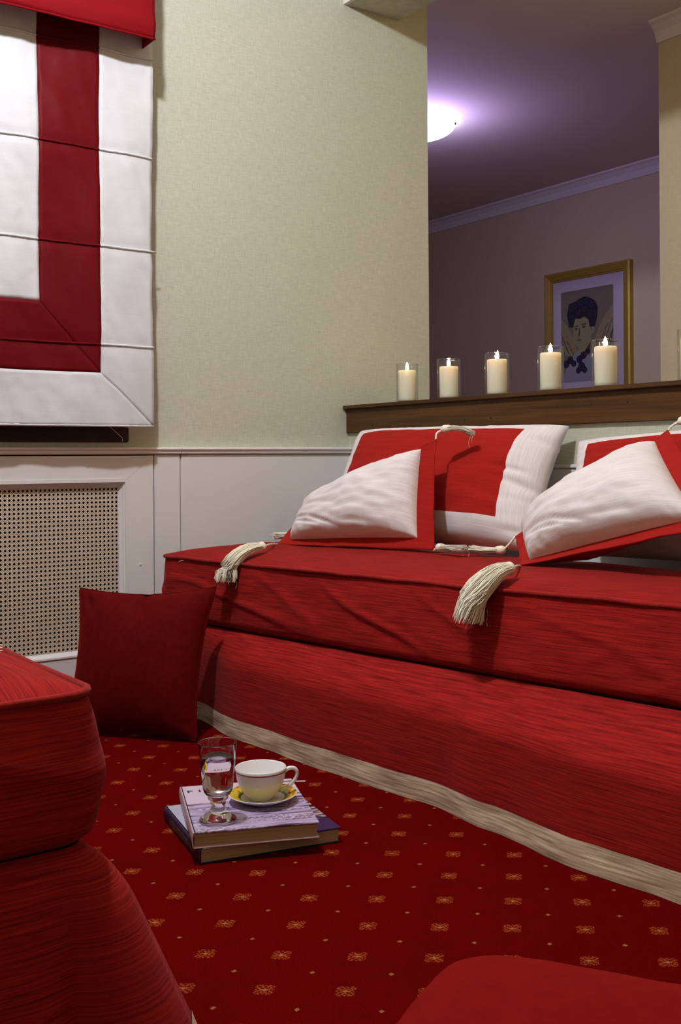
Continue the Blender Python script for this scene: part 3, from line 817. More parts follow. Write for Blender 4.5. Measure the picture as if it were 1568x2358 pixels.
def daybed(origin, ang, Ls, D, label, flare, bulge, seed, setback=None, crease=None, lo=0.0, face_step=0.013, wig=1.0, hem_h=0.058, shoulder=0.88, tuck=0.030):
    """origin: front-left floor corner; s runs along the front, d runs to the back.
    Perimeter rings give the mattress band, the skirt and the cream hem."""
    e = Vector((math.sin(ang), -math.cos(ang), 0)); nrm = Vector((math.cos(ang), math.sin(ang), 0))
    O = Vector(origin)
    root = empty('daybed', O + e * Ls / 2 + nrm * D / 2, label, 'daybed')
    rad = 0.045
    per = []   # (s, d, ns, nd, arc length)
    def seg(s0, d0, s1, d1, ns, nd):
        ln = math.hypot(s1 - s0, d1 - d0); k = max(2, int(ln / face_step))
        for i in range(k): per.append((s0 + (s1 - s0) * i / k, d0 + (d1 - d0) * i / k, ns, nd))
    def arc(cs, cd, a0, a1):
        for i in range(7):
            a = a0 + (a1 - a0) * i / 7
            per.append((cs + rad * math.cos(a), cd + rad * math.sin(a), math.cos(a), math.sin(a)))
    seg(rad, 0, Ls - rad, 0, 0, -1); arc(Ls - rad, rad, -math.pi / 2, 0)
    seg(Ls, rad, Ls, D - rad, 1, 0); arc(Ls - rad, D - rad, 0, math.pi / 2)
    seg(Ls - rad, D, rad, D, 0, 1); arc(rad, D - rad, math.pi / 2, math.pi)
    seg(0, D - rad, 0, rad, -1, 0); arc(rad, rad, math.pi, 1.5 * math.pi)
    n = len(per); al = [0.0]
    for i in range(1, n): al.append(al[-1] + math.hypot(per[i][0] - per[i-1][0], per[i][1] - per[i-1][1]))
    def ring(zfun, ofun):
        out = []
        for i, (s, d, ns, nd) in enumerate(per):
            z = zfun(s, d, i); o = ofun(s, d, i, ns, nd)
            out.append(O + e * (s + ns * o) + nrm * (d + nd * o) + Vector((0, 0, z)))
        return out
    def sweep(name, zs, ofun, mat, zwave=None, parent=root):
        vs, uv = [], []
        for z in zs:
            r = ring(lambda s, d, i: z + (zwave(s, d, i, z) if zwave else 0.0), lambda s, d, i, ns, nd: ofun(s, d, i, ns, nd, z))
            vs += r; uv += [(al[i], z) for i in range(n)]
        fs = [(j * n + i, j * n + (i + 1) % n, (j + 1) * n + (i + 1) % n, (j + 1) * n + i) for j in range(len(zs) - 1) for i in range(n)]
        return mk(name, vs, fs, mat, parent, uv)
    ZT, ZS = 0.52, 0.302
    sb = setback or (lambda s: 0.0)
    def band(s, d, i, ns, nd, z):
        t = (z - ZS) / (ZT - ZS)
        tc = min(1, max(0, t))
        o = bulge * (1 - abs(2 * tc ** 0.8 - 1) ** 2.6)
        if t < 0.12: o -= tuck * ((0.12 - t) / 0.12) ** 1.6
        q = al[i]
        o += wig * (0.005 * nz(q * 3, z * 5, seed) + 0.0035 * nz(q * 9 + z * 6, z * 14, seed + 3))
        c = nz(q * 2.2 + z * 5.5, z * 3 - q * 1.1, seed + 9)
        o += wig * 0.013 * math.exp(-(c / 0.075) ** 2) * max(0.0, math.sin(math.pi * t)) * (0.35 + 0.65 * max(0, nz(q * 1.4, 7.7, seed) + .3))
        c = nz(q * 6.5 - z * 9, z * 11 + q * 2.0, seed + 21)
        o += wig * 0.0055 * math.exp(-(c / 0.08) ** 2) * max(0.0, math.sin(math.pi * t)) * max(0, 0.25 + nz(q * 2.1, 3.3, seed + 1))
        if nd < -0.3: o -= sb(s) * t
        return o
    zs = [ZS - 0.004 + (ZT - ZS + 0.004) * k / 34 for k in range(35)]
    sweep('mattress_band', zs, band, M['sofa'])
    # top panel with a soft crown
    vs, uv = [], []
    A, B = int(Ls / 0.02), int(D / 0.02)
    for j in range(B + 1):
        for i in range(A + 1):
            s, d = Ls * i / A, D * j / B
            cs = min(max(s, rad), Ls - rad); cd = min(max(d, rad), D - rad)
            v = Vector((s - cs, d - cd))
            if v.length > rad: v = v.normalized() * rad
            s2, d2 = cs + v.x, cd + v.y
            ed = min(s2, Ls - s2, d2, D - d2)
            cr = 1 - math.exp(-max(0, ed) / 0.05)
            z = ZT + 0.022 * cr + 0.010 * math.sin(math.pi * min(1, max(0, d2 / D))) * cr
            z += wig * cr * (0.006 * nz(s2 * 3, d2 * 4, seed + 2) + 0.0035 * nz(s2 * 6 + d2 * 13, d2 * 9 - s2 * 2, seed + 5))
            dd = d2 + sb(s2) * max(0, 1 - d2 / 0.25)
            vs.append(O + e * s2 + nrm * dd + Vector((0, 0, z))); uv.append((s2, d2))
    fs = [(j * (A + 1) + i, j * (A + 1) + i + 1, (j + 1) * (A + 1) + i + 1, (j + 1) * (A + 1) + i) for j in range(B) for i in range(A)]
    mk('mattress_top', vs, fs, M['sofa_top'], root, uv)
    pp = ring(lambda s, d, i: ZT + 0.003 * nz(al[i] * 4, 2, seed) + 0.0022 * nz(al[i] * 11, 5, seed),
              lambda s, d, i, ns, nd: 0.003 + 0.0025 * nz(al[i] * 8, 9, seed) - (sb(s) if nd < -0.3 else 0))
    vs, fs = tube(pp, 0.0055, 8, close=True)
    mk('piping', vs, fs, M['piping'], root, [(v.x + v.y, v.z) for v in vs])
    # skirt
    def fl(s, d, i, ns, nd, z):
        k = max(0.0, (ZS - z) / ZS)
        base = flare(s, d, ns, nd)
        o = -0.012 + 0.012 * min(1, k / 0.06) + base * (shoulder * (1 - (1 - min(1, k / 0.32)) ** 2) + (1 - shoulder) * k ** (1.0 if shoulder else 1.5))
        o += wig * k * 0.010 * nz(al[i] * 2.4, z * 2, seed + 4) + 0.003 * wig * nz(al[i] * 7, z * 6, seed + 6)
        if crease: o += crease(s, d, ns, nd, k)
        return o
    hem = lambda s, d, i, z: 0.004 * nz(al[i] * 5, 3, seed) * max(0, 1 - z / .1)
    zs = [hem_h - 0.004 + (ZS + 0.002 - hem_h + 0.004) * k / 26 for k in range(27)]
    sweep('skirt', zs, fl, M['sofa'])
    zs = [lo + 0.001 + (hem_h - lo) * k / 9 for k in range(10)]
    sweep('hem_band', zs, lambda s, d, i, ns, nd, z: fl(s, d, i, ns, nd, z) + 0.003 + 0.004 * nz(al[i] * 13, z * 30, seed + 8) * wig, M['hem'])
    # plinth and mattress core keep the cover solid from every side
    b = box('base_box', (0.03, 0.05, 0.02), (Ls - 0.03, D - 0.03, 0.30), M['dark_gap'], None)
    me = b.data
    for v in me.vertices:
        v.co = O + e * v.co.x + nrm * v.co.y + Vector((0, 0, v.co.z)) - root.location
    b.parent = root
    return root

front_flare = [(0.0, 0.005), (0.18, 0.012), (0.58, 0.095), (0.97, 0.118), (1.34, 0.135), (1.55, 0.175), (1.83, 0.22), (2.2, 0.24)]
daybed((1.62, 3.36, 0.0), R(8.5), 2.17, 0.655, 'long red daybed with cream hem under the candle shelf',
       lambda s, d, ns, nd: interp(front_flare, s) * max(0, -nd) + (0.01 if nd > -.3 else 0) + 0.17 * max(0, ns) * max(0, 1 - d / 0.6) ** 2, 0.008, 1.7, setback=lambda s: 0.055 * (max(0.0, s) / 2.0) ** 1.5)

# the second daybed in the left foreground: the end that faces the viewer is the "right" end of its length
daybed((0.592 - 1.0, 3.30, 0.0), R(0.0), 1.86, 1.0, 'red daybed cut off by the left edge, close to the viewer',
       lambda s, d, ns, nd: 0.02 + 0.19 * max(0, nd * .75 + ns * .25) * (1 if ns > 0.05 else 0.25), 0.022, 5.2, wig=0.8, face_step=0.011, hem_h=0.022, shoulder=0.16, tuck=0.024,
       crease=lambda s, d, ns, nd, k: k * max(0, ns) * (0.016 * math.sin(d * 17 + 0.6) + 0.010 * math.sin(d * 41 + 2)) * (0.3 + 0.7 * min(1, max(0, d / 0.9))))

# ------------------------------------------------------------------ cushions
def cushion(name, label, cat, corners, tf, tb, centre, parts, flange=None, pinch=0.05, seed=0.0, wr=0.006, nx=44, ny=44, pw=2.3, q=0.52, group=None, piping=None, uvs=None, dent=None):
    TL, TR, BR, BL = [Vector(c) for c in corners]
    root = empty(name, centre, label, cat, group)
    wd = ((TR - TL).length + (BR - BL).length) / 2; ht = ((TL - BL).length + (TR - BR).length) / 2
    nrm = ((TR - TL) + (BR - BL)).cross((TL - BL) + (TR - BR)).normalized()
    ft, fr, fb, fl_ = flange[0] if flange else (0, 0, 0, 0)
    iu0, iu1, iv0, iv1 = -1 + 2 * fl_ / wd, 1 - 2 * fr / wd, -1 + 2 * fb / ht, 1 - 2 * ft / ht
    mu = lambda u: iu0 + (iu1 - iu0) * (u + 1) / 2
    mv = lambda v: iv0 + (iv1 - iv0) * (v + 1) / 2
    def base(u, v):
        uu, vv = (u + 1) / 2, (v + 1) / 2
        return BL.lerp(BR, uu).lerp(TL.lerp(TR, uu), vv)
    def P_(u, v, side):
        u2 = u * (1 - pinch * (1 - v * v)); v2 = v * (1 - pinch * (1 - u * u))
        p = base(mu(u2), mv(v2))
        pf_ = (max(0, 1 - abs(u) ** pw) * max(0, 1 - abs(v) ** pw)) ** q
        t = tf if side > 0 else tb
        o = t * pf_
        if wr:
            en = min(1.0, pf_ * 1.5)
            o += en * (wr * nz(u * 1.6, v * 1.6, seed) + wr * .45 * nz(u * 5 + v * 3, v * 5 - u * 2, seed + 3))
            # gathers running in from the seams
            gx = abs(u) ** 5; gy = abs(v) ** 5
            o += wr * .55 * (gx * nz(v * 13, seed + 1) + gy * nz(u * 13, seed + 2)) * min(1, pf_ * 3)
        if dent and side > 0: o += dent(u, v)
        return p + nrm * side * o
    def grid(name, u0, u1, v0, v1, side, mat, a, b):
        vs, uv = [], []
        for j in range(b + 1):
            for i in range(a + 1):
                # denser towards the seams
                f = lambda t: t
                u, v = u0(i / a, j / b), v0(i / a, j / b)
                vs.append(P_(u, v, side)); uv.append((u * wd / 2, v * ht / 2))
        fs = []
        for j in range(b):
            for i in range(a):
                q4 = (j * (a + 1) + i, j * (a + 1) + i + 1, (j + 1) * (a + 1) + i + 1, (j + 1) * (a + 1) + i)
                fs.append(q4 if side > 0 else q4[::-1])
        return mk(name, vs, fs, mat, root, uv)
    ez = lambda t: math.sin((t * 2 - 1) * math.pi / 2)
    if 'border' in parts:
        U0, U1, V0, V1 = parts['border']
        er = lambda t: math.sin(t * math.pi / 2)
        mixv = lambda a_, b_, t: a_ + (b_ - a_) * t
        grid('centre_panel', lambda x, y: mixv(U0, U1, x), 0, lambda x, y: mixv(V0, V1, y), 0, 1, parts['front'], nx, ny)
        def st(side, U, V, a, b):
            vs, uv = [], []
            for j in range(b + 1):
                for i in range(a + 1):
                    u, v = U(i / a, j / b), V(i / a, j / b)
                    vs.append(P_(u, v, 1)); uv.append((v * ht / 2, u * wd / 2) if side else (u * wd / 2, v * ht / 2))
            fs = [(j * (a + 1) + i, j * (a + 1) + i + 1, (j + 1) * (a + 1) + i + 1, (j + 1) * (a + 1) + i) for j in range(b) for i in range(a)]
            return mk('border_strip', vs, fs, parts['border_mat'], root, uv)
        k = 16
        # four mitred border strips: right, left, top, bottom
        st(True, lambda x, y: mixv(U1, 1, er(x)), lambda x, y: mixv(mixv(V0, -1, er(x)), mixv(V1, 1, er(x)), y), k, ny)
        st(True, lambda x, y: mixv(U0, -1, er(1 - x)), lambda x, y: mixv(mixv(V0, -1, er(1 - x)), mixv(V1, 1, er(1 - x)), y), k, ny)
        st(False, lambda x, y: mixv(mixv(U0, -1, er(y)), mixv(U1, 1, er(y)), x), lambda x, y: mixv(V1, 1, er(y)), nx, k)
        st(False, lambda x, y: mixv(mixv(U0, -1, er(1 - y)), mixv(U1, 1, er(1 - y)), x), lambda x, y: mixv(V0, -1, er(1 - y)), nx, k)
    else:
        grid('front_panel', lambda x, y: ez(x), 0, lambda x, y: ez(y), 0, 1, parts['front'], nx, ny)
    grid('back_panel', lambda x, y: ez(x), 0, lambda x, y: ez(y), 0, -1, parts['back'], nx, ny)
    if flange:
        fw_, fmat = flange
        vs, uv, K, Mx = [], [], 5, 160
        for j in range(K + 1):
            for i in range(Mx):
                t = i / Mx * 4; sd = int(t); f = t - sd; w_ = 2 * f - 1
                u, v = ((w_, 1), (1, -w_), (-w_, -1), (-1, w_))[sd]
                kk = j / K
                u2 = u * (1 - pinch * (1 - v * v) * (1 - .6 * j / K)); v2 = v * (1 - pinch * (1 - u * u) * (1 - .6 * j / K))
                p = base(mu(u2 * .985) + (u2 - mu(u2 * .985)) * kk, mv(v2 * .985) + (v2 - mv(v2 * .985)) * kk) + nrm * (0.006 * (j / K) * nz(u * 3.5, v * 3.5, seed + 11) + (0.003 if j == 0 else 0))
                vs.append(p); uv.append((u * wd / 2 * (.8 + .2 * kk), v * ht / 2 * (.8 + .2 * kk)))
        fs = [(j * Mx + i, j * Mx + (i + 1) % Mx, (j + 1) * Mx + (i + 1) % Mx, (j + 1) * Mx + i) for j in range(K) for i in range(Mx)]
        o = mk('flange', vs, fs, fmat, root, uv)
        md = o.modifiers.new('thickness', 'SOLIDIFY'); md.thickness = 0.003; md.offset = 0
    if piping:
        pts = []
        for i in range(200):
            t = i / 200 * 4; sd = int(t); f = t - sd; w_ = 2 * f - 1
            u, v = ((w_, 1), (1, -w_), (-w_, -1), (-1, w_))[sd]
            pts.append(P_(u, v, 1))
        vs, fs = tube(pts, 0.0042, 7, close=True)
        mk('piping', vs, fs, piping, root, [(v.x + v.y, v.z) for v in vs])
    return root, base, nrm

def catmull(pts, n):
    pts = [Vector(p) for p in pts]
    pts = [pts[0] * 2 - pts[1]] + pts + [pts[-1] * 2 - pts[-2]]
    out = []
    m = len(pts) - 3
    for k in range(n + 1):
        t = k / n * m; i = min(int(t), m - 1); f = t - i
        p0, p1, p2, p3 = pts[i:i + 4]
        out.append(0.5 * ((2 * p1) + (p2 - p0) * f + (2 * p0 - 5 * p1 + 4 * p2 - p3) * f * f + (3 * p1 - p0 - 3 * p2 + p3) * f ** 3))
    return out

def tassel(parent, cord, axis, spread, flat=0.6, count=170, seed=1, strays=5, head_r=0.013, low=None, th=0.0009):
    """cord: points from the cushion corner to the knot; axis: points from knot to the cut end;
    spread: half-width of the brush at the cut end; low(p) keeps strands above what they lie on"""
    rnd = random.Random(seed)
    low = low or (lambda p: p)
    cp = catmull(cord, 18)
    # two-ply twisted cord
    parts = []
    for ph in (0, math.pi):
        path = []
        for i, p in enumerate(cp):
            a = i * 1.15 + ph
            path.append(p + Vector((math.cos(a) * .0018, math.sin(a) * .0014, math.sin(a) * .0018)))
        parts.append(tube(path, 0.0021, 6))
    V, F = join(parts)
    t = mk('tassel', V, F, M['tassel'], parent)
    t['label'] = 'cream thread tassel'
    ax = catmull(axis, 10)
    d0 = (ax[1] - ax[0]).normalized()
    # bound head
    hv = []
    ring = [(-0.006, .35), (-0.003, .75), (0.004, 1.0), (0.012, 0.98), (0.018, .82), (0.022, .74), (0.026, .80)]
    path = [ax[0] + d0 * r[0] for r in ring]
    vs, fs = tube(path, [head_r * r[1] for r in ring], 14)
    wrap = tube([ax[0] + d0 * (0.017 + 0.0012 * k / 12) + (Vector((0, 0, 1)).cross(d0).normalized() * math.cos(k * math.pi / 6) + d0.cross(Vector((0, 0, 1)).cross(d0).normalized()) * math.sin(k * math.pi / 6)) * head_r * .86 for k in range(40)], 0.0012, 5)
    V, F = join([(vs, fs), wrap])
    mk('tassel_head', V, F, M['tassel'], t)
    parts = []
    start = 2
    L_ = len(ax)
    for k in range(count):
        r = math.sqrt(rnd.random()); a = rnd.random() * 2 * math.pi
        lx, ly = r * math.cos(a), r * math.sin(a)
        path = []
        end = 0.90 + 0.14 * rnd.random()
        j1, j2 = rnd.uniform(-1, 1), rnd.uniform(-1, 1)
        m = 7
        for i in range(m + 1):
            tt = i / m * end
            fi = tt * (L_ - 1); i0 = min(int(fi), L_ - 2); p = ax[i0].lerp(ax[i0 + 1], fi - i0)
            d = (ax[i0 + 1] - ax[i0]).normalized()
            s = d.cross(Vector((0, 0, 1)))
            s = s.normalized() if s.length > .2 else _rt.copy()
            u = s.cross(d).normalized()
            wd = head_r * .75 + (spread - head_r * .75) * tt ** 0.8
            p = p + s * wd * lx + u * wd * flat * ly + (s * j1 + u * j2) * 0.0022 * math.sin(tt * 5 + j1 * 3)
            path.append(low(p))
        parts.append(tube(path, th, 3, cap=False))
    for k in range(strays):
        a = ax[-2] + Vector((rnd.uniform(-1, 1) * spread * .7, rnd.uniform(-1, 1) * spread * .7, 0))
        ln = rnd.uniform(0.02, 0.065)
        path = [low(a + Vector((0.004 * math.sin(q * 1.3 + k), 0.004 * math.cos(q + k * 2), -ln * q / 5))) for q in range(6)]
        parts.append(tube(path, 0.0006, 3, cap=False))
    V, F = join(parts)
    mk('tassel_fringe', V, F, M['tassel'], t, kind='stuff')
    return t

def crease_a(u, v):
    g = 0.0
    for (uc, vc, su, sv, sl, d) in ((0.90, -0.12, .16, .045, .30, .014), (0.80, 0.10, .14, .04, .22, .009), (0.93, 0.62, .10, .05, .35, .010), (0.90, -0.80, .12, .05, -.2, .008)):
        g -= d * math.exp(-((u - uc) / su) ** 2) * math.exp(-((v - vc + sl * (u - uc)) / sv) ** 2)
    return g
def crease_b(u, v):
    g = 0.0
    for (uc, vc, su, sv, sl, d) in ((-0.55, -0.70, .22, .05, .55, .014), (-0.30, -0.72, .20, .05, .65, .012), (-0.72, -0.45, .18, .05, .5, .010), (0.2, -0.80, .3, .06, .1, .006), (-0.5, -0.1, .3, .08, .4, .006)):
        g -= d * math.exp(-((u - uc) / su) ** 2) * math.exp(-((v - vc + sl * (u - uc)) / sv) ** 2)
    return g
# back cushions: red centre, cream mitred border
BC = {'front': M['cush_red'], 'back': M['cush_cream'], 'border': (-0.84, 0.76, -0.66, 0.82), 'border_mat': M['cush_cream']}
cushion('back_cushion', 'long back cushion with red centre and cream border, left one by the window wall', 'cushion',
        [(2.470, 3.338, 0.953), (2.610, 2.395, 0.950), (2.40, 2.345, 0.553), (2.25, 3.28, 0.553)], 0.125, 0.025, (2.35, 2.85, 0.545), BC, None, 0.05, 2.0, 0.008, q=0.40, pw=2.8,
        group='red and cream back cushions', dent=crease_a)
cushion('back_cushion', 'long back cushion with red centre and cream border, right one cut by the picture edge', 'cushion',
        [(2.610, 2.352, 0.900), (2.620, 1.45, 0.950), (2.48, 1.42, 0.553), (2.43, 2.25, 0.553)], 0.105, 0.02, (2.5, 1.85, 0.545), BC, None, 0.05, 6.0, 0.008, q=0.40, pw=2.8,
        group='red and cream back cushions')

# front cushions: cream with a wide red flange and tassels at the corners
FC = {'front': M['cush_cream'], 'back': M['cush_red']}
c1, b1, n1 = cushion('flange_cushion', 'cream cushion with red flange leaning left, before the left back cushion', 'cushion',
        [(2.150, 3.246, 0.678), (2.265, 2.656, 0.912), (2.170, 2.556, 0.560), (1.972, 3.160, 0.553)], 0.115, 0.05, (2.15, 2.95, 0.545), FC, ((0.010, 0.062, 0.032, 0.048), M['cush_red']), 0.03, 3.0, 0.012, q=0.40, dent=crease_b, nx=70, ny=70,
        group='cream cushions with red flange')
c2, b2, n2 = cushion('flange_cushion', 'cream cushion with red flange at the right edge, one corner raised', 'cushion',
        [(2.260, 2.290, 0.614), (2.42, 1.862, 0.922), (2.17, 1.51, 0.690), (2.107, 2.116, 0.550)], 0.115, 0.085, (2.25, 1.95, 0.545), FC, ((0.010, 0.050, 0.036, 0.036), M['cush_red']), 0.03, 8.0, 0.013, q=0.40, dent=crease_b, nx=70, ny=70,
        group='cream cushions with red flange')

# tassels (part of the cushions)
def on_bed(p):
    """keep strands on the mattress top or just in front of its face"""
    q = Vector((p.x - 1.62, p.y - 3.36, 0))
    e = Vector((math.sin(R(8.5)), -math.cos(R(8.5)), 0)); nn = Vector((math.cos(R(8.5)), math.sin(R(8.5)), 0))
    d = q.dot(nn); s = q.dot(e)
    sbk = 0.055 * (max(0, s) / 2.0) ** 1.5
    if p.z > 0.515:
        top = 0.524 + 0.024 * (1 - math.exp(-max(0, d - sbk) / 0.05))
        if d > sbk - 0.004: return Vector((p.x, p.y, max(p.z, top + 0.003)))
    t = min(1, max(0, (p.z - .30) / .22))
    lim = sbk * t - 0.021
    if d > lim and p.z < 0.53: return p + nn * (lim - d)
    return p
E8 = Vector((math.sin(R(8.5)), -math.cos(R(8.5)), 0)); N8 = Vector((math.cos(R(8.5)), math.sin(R(8.5)), 0))
def bed(s, d, z): return Vector((1.62, 3.36, 0)) + E8 * s + N8 * d + Vector((0, 0, z))
tassel(c1, [b1(-1, -1), bed(0.36, 0.19, 0.566), bed(0.41, 0.125, 0.566)], [bed(0.418, 0.112, 0.568), bed(0.425, 0.06, 0.566), bed(0.425, 0.008, 0.550), bed(0.420, -0.030, 0.515), bed(0.416, -0.036, 0.472)],
       0.037, 0.8, 430, 3, 4, low=on_bed, head_r=0.016, th=0.0011)
tassel(c2, [b2(-1, -1), bed(1.385, 0.17, 0.565), bed(1.42, 0.105, 0.566)], [bed(1.424, 0.092, 0.568), bed(1.424, 0.05, 0.566), bed(1.415, 0.015, 0.548), bed(1.402, -0.026, 0.51), bed(1.390, -0.034, 0.452)],
       0.050, 0.75, 560, 4, 6, low=on_bed, head_r=0.018, th=0.0011)
p = b1(1, 1); tassel(c1, [p, p + Vector((0.012, 0.01, 0.018)), p + Vector((0.03, 0.004, 0.03))], [p + Vector((0.032, 0.002, 0.032)), p + Vector((0.06, -0.03, 0.036)), p + Vector((0.09, -0.05, 0.026)), p + Vector((0.11, -0.06, 0.014))], 0.018, 0.6, 110, 5, 2)
p = b2(1, 1); tassel(c2, [p, p + Vector((0.012, -0.004, 0.012)), p + Vector((0.026, -0.012, 0.022))], [p + Vector((0.03, -0.016, 0.024)), p + Vector((0.055, -0.06, 0.028)), p + Vector((0.07, -0.09, 0.022)), p + Vector((0.08, -0.11, 0.012))], 0.018, 0.6, 110, 6, 2)
p = b1(1, -1); tassel(c1, [p, p + Vector((-0.004, -0.012, 0.006)), p + Vector((-0.006, -0.022, 0.008))], [p + Vector((-0.006, -0.026, 0.012)), p + Vector((-0.005, -0.07, 0.014)), p + Vector((-0.003, -0.11, 0.014)), p + Vector((0.004, -0.14, 0.014))], 0.022, 0.55, 150, 7, 2, low=on_bed)
p = b2(-1, 1); tassel(c2, [p, p + Vector((-0.01, 0.012, -0.02)), p + Vector((-0.02, 0.024, -0.036))], [p + Vector((-0.022, 0.028, -0.040)), p + Vector((-0.032, 0.07, -0.042)), p + Vector((-0.036, 0.11, -0.044)), p + Vector((-0.040, 0.15, -0.044))], 0.020, 0.55, 150, 8, 2, low=on_bed)
p = b1(-1, 1); tassel(c1, [p, p + Vector((-0.01, 0.008, -0.03)), p + Vector((-0.016, 0.012, -0.075))], [p + Vector((-0.018, 0.014, -0.082)), p + Vector((-0.04, 0.03, -0.102)), p + Vector((-0.075, 0.045, -0.106)), p + Vector((-0.11, 0.05, -0.106))], 0.022, 0.6, 130, 9, 2, low=on_bed)

# velvet cushion standing on the carpet
def dentf(u, v):
    return -0.034 * math.exp(-((u - 0.02) / 0.07) ** 2) * math.exp(-((v - 0.84) / 0.22) ** 2) - 0.014 * math.exp(-((u + 0.16) / 0.06) ** 2) * math.exp(-((v - 0.88) / 0.16) ** 2) - 0.02 * math.exp(-((u + .80 + .5 * (v - .85)) / .07) ** 2) * math.exp(-((v - 0.80) / 0.14) ** 2)
cushion('velvet_cushion', 'dark red velvet cushion standing on the carpet against the daybed end', 'cushion',
        [(1.303, 3.290, 0.438), (1.594, 2.918, 0.455), (1.497, 2.870, 0.004), (1.215, 3.215, 0.004)], 0.080, 0.05, (1.40, 3.05, 0.0),
        {'front': M['velvet'], 'back': M['velvet']}, None, 0.10, 4.4, 0.007, piping=M['velvet'], dent=dentf)
# floor cushion in the near right corner
cushion('floor_cushion', 'bright red velvet floor cushion in the lower right corner', 'cushion',
        [(0.905, 1.035, 0.185), (1.16, 0.61, 0.185), (0.70, 0.30, 0.08), (0.40, 0.83, 0.10)], 0.110, 0.070, (0.7, 0.65, 0.0),
        {'front': M['floor_velvet'], 'back': M['floor_velvet']}, None, 0.02, 12.0, 0.004, q=0.36, pw=3.4)
# tasselled cushion on the near daybed, all but its tassel outside the picture
c3, b3, n3 = cushion('flange_cushion', 'cushion on the left daybed, only its tassel showing at the left edge', 'cushion',
        [(-0.063, 1.82, 0.92), (0.265, 1.75, 0.90), (0.318, 1.545, 0.558), (-0.013, 1.62, 0.558)], 0.07, 0.02, (0.12, 1.67, 0.55), FC, ((0.03, 0.03, 0.03, 0.03), M['cush_red']), 0.03, 18.0, 0.008,
        group='cream cushions with red flange', nx=24, ny=24)
p = b3(1, -1); tassel(c3, [p, p + Vector((0.04, 0.002, 0.012)), p + Vector((0.08, 0.004, 0.018))], [p + Vector((0.085, 0.004, 0.022)), p + Vector((0.13, 0.005, 0.024)), p + Vector((0.17, 0.005, 0.022))], 0.022, 0.8, 110, 12, 0)

# ------------------------------------------------------------------ books
def book(name, label, centre, ang, wd, dp, z0, th, cover_m, spine_m, back_m, hard=0.0028, round_=0.006):
    """spine along the local left edge (-x); wd across, dp along the spine"""
    root = bpy.data.objects.new(name, None); root.empty_display_size = .05
    root.location = (centre[0], centre[1], z0); root.rotation_euler = (0, 0, ang); COL.objects.link(root)
    tag(root, label, 'book')
    x0, x1, y0, y1 = -wd / 2, wd / 2, -dp / 2, dp / 2
    box('page_block', (x0 + .004, y0 + .004, hard), (x1 - .005, y1 - .004, th - hard), M['page'], root, 0.0, True)
    cv = box('front_cover', (x0 + .003, y0, th - hard), (x1, y1, th), cover_m, root, 0.0009, True)
    box('back_cover', (x0 + .003, y0, 0.0), (x1, y1, hard), back_m, root, 0.0009, True)
    pr_ = [(x0 + .006, 0.0)] + [(x0 - round_ * math.sin(math.pi * k / 10) + .003, th * (0.5 - 0.5 * math.cos(math.pi * k / 10))) for k in range(11)] + [(x0 + .006, th)]
    pi = [(x + .0025, .0012 + z * (th - .0024) / th) for x, z in pr_][::-1]
    pol = pr_ + pi
    n = len(pol)
    vs = [(x, y, z) for y in (y0, y1) for x, z in pol]
    fs = [(i, (i + 1) % n, n + (i + 1) % n, n + i) for i in range(n)] + [tuple(range(n)), tuple(range(2 * n - 1, n - 1, -1))]
    sp = mk('spine', vs, fs, spine_m, root, None, False, True)
    return root, sp, cv

def cover_stone():
    """flat print: pale lilac field above, carved stone courses below (object space of the book)"""
    m, nt, p = new_mat('stone_photo_cover')
    tc = N(nt, 'ShaderNodeTexCoord'); sep = N(nt, 'ShaderNodeSeparateXYZ'); L(nt, tc.outputs['Object'], sep.inputs[0])
    wob = noise_tex(nt, coords(nt, 'Object', (14, 10, 1)), 1.0, 3)
    yy = math_node(nt, 'ADD', sep.outputs[1], math_node(nt, 'MULTIPLY', math_node(nt, 'SUBTRACT', wob, 0.5), 0.02))
    wv = N(nt, 'ShaderNodeTexNoise'); wv.inputs['Scale'].default_value = 1.0; wv.inputs['Detail'].default_value = 5
    L(nt, coords(nt, 'Object', (9, 75, 1)), wv.inputs['Vector'])
    fine = noise_tex(nt, coords(nt, 'Object', (110, 150, 1)), 1.0, 3, 0.7)
    carve_band = noise_tex(nt, coords(nt, 'Object', (3, 34, 1)), 1.0, 1)
    band = math_node(nt, 'GREATER_THAN', carve_band, 0.52)
    st = ramp(nt, wv.outputs['Fac'], [(0.36, (0.05, 0.03, 0.07)), (0.43, (0.34, 0.26, 0.44)), (0.62, (0.56, 0.46, 0.66))])
    cf = ramp(nt, fine, [(0.42, (0.04, 0.03, 0.05)), (0.52, (0.38, 0.30, 0.46)), (0.62, (0.85, 0.80, 0.88))])
    st = mixc(nt, math_node(nt, 'MULTIPLY', band, 0.65), st, cf)
    field = mixc(nt, noise_tex(nt, coords(nt, 'Object', (5, 5, 1)), 1.0, 2), (0.62, 0.50, 0.62), (0.68, 0.56, 0.68))
    low = math_node(nt, 'LESS_THAN', yy, 0.028)
    c = mixc(nt, low, field, st)
    L(nt, c, p.inputs['Base Color'])
    p.inputs['Roughness'].default_value = 0.3
    return m
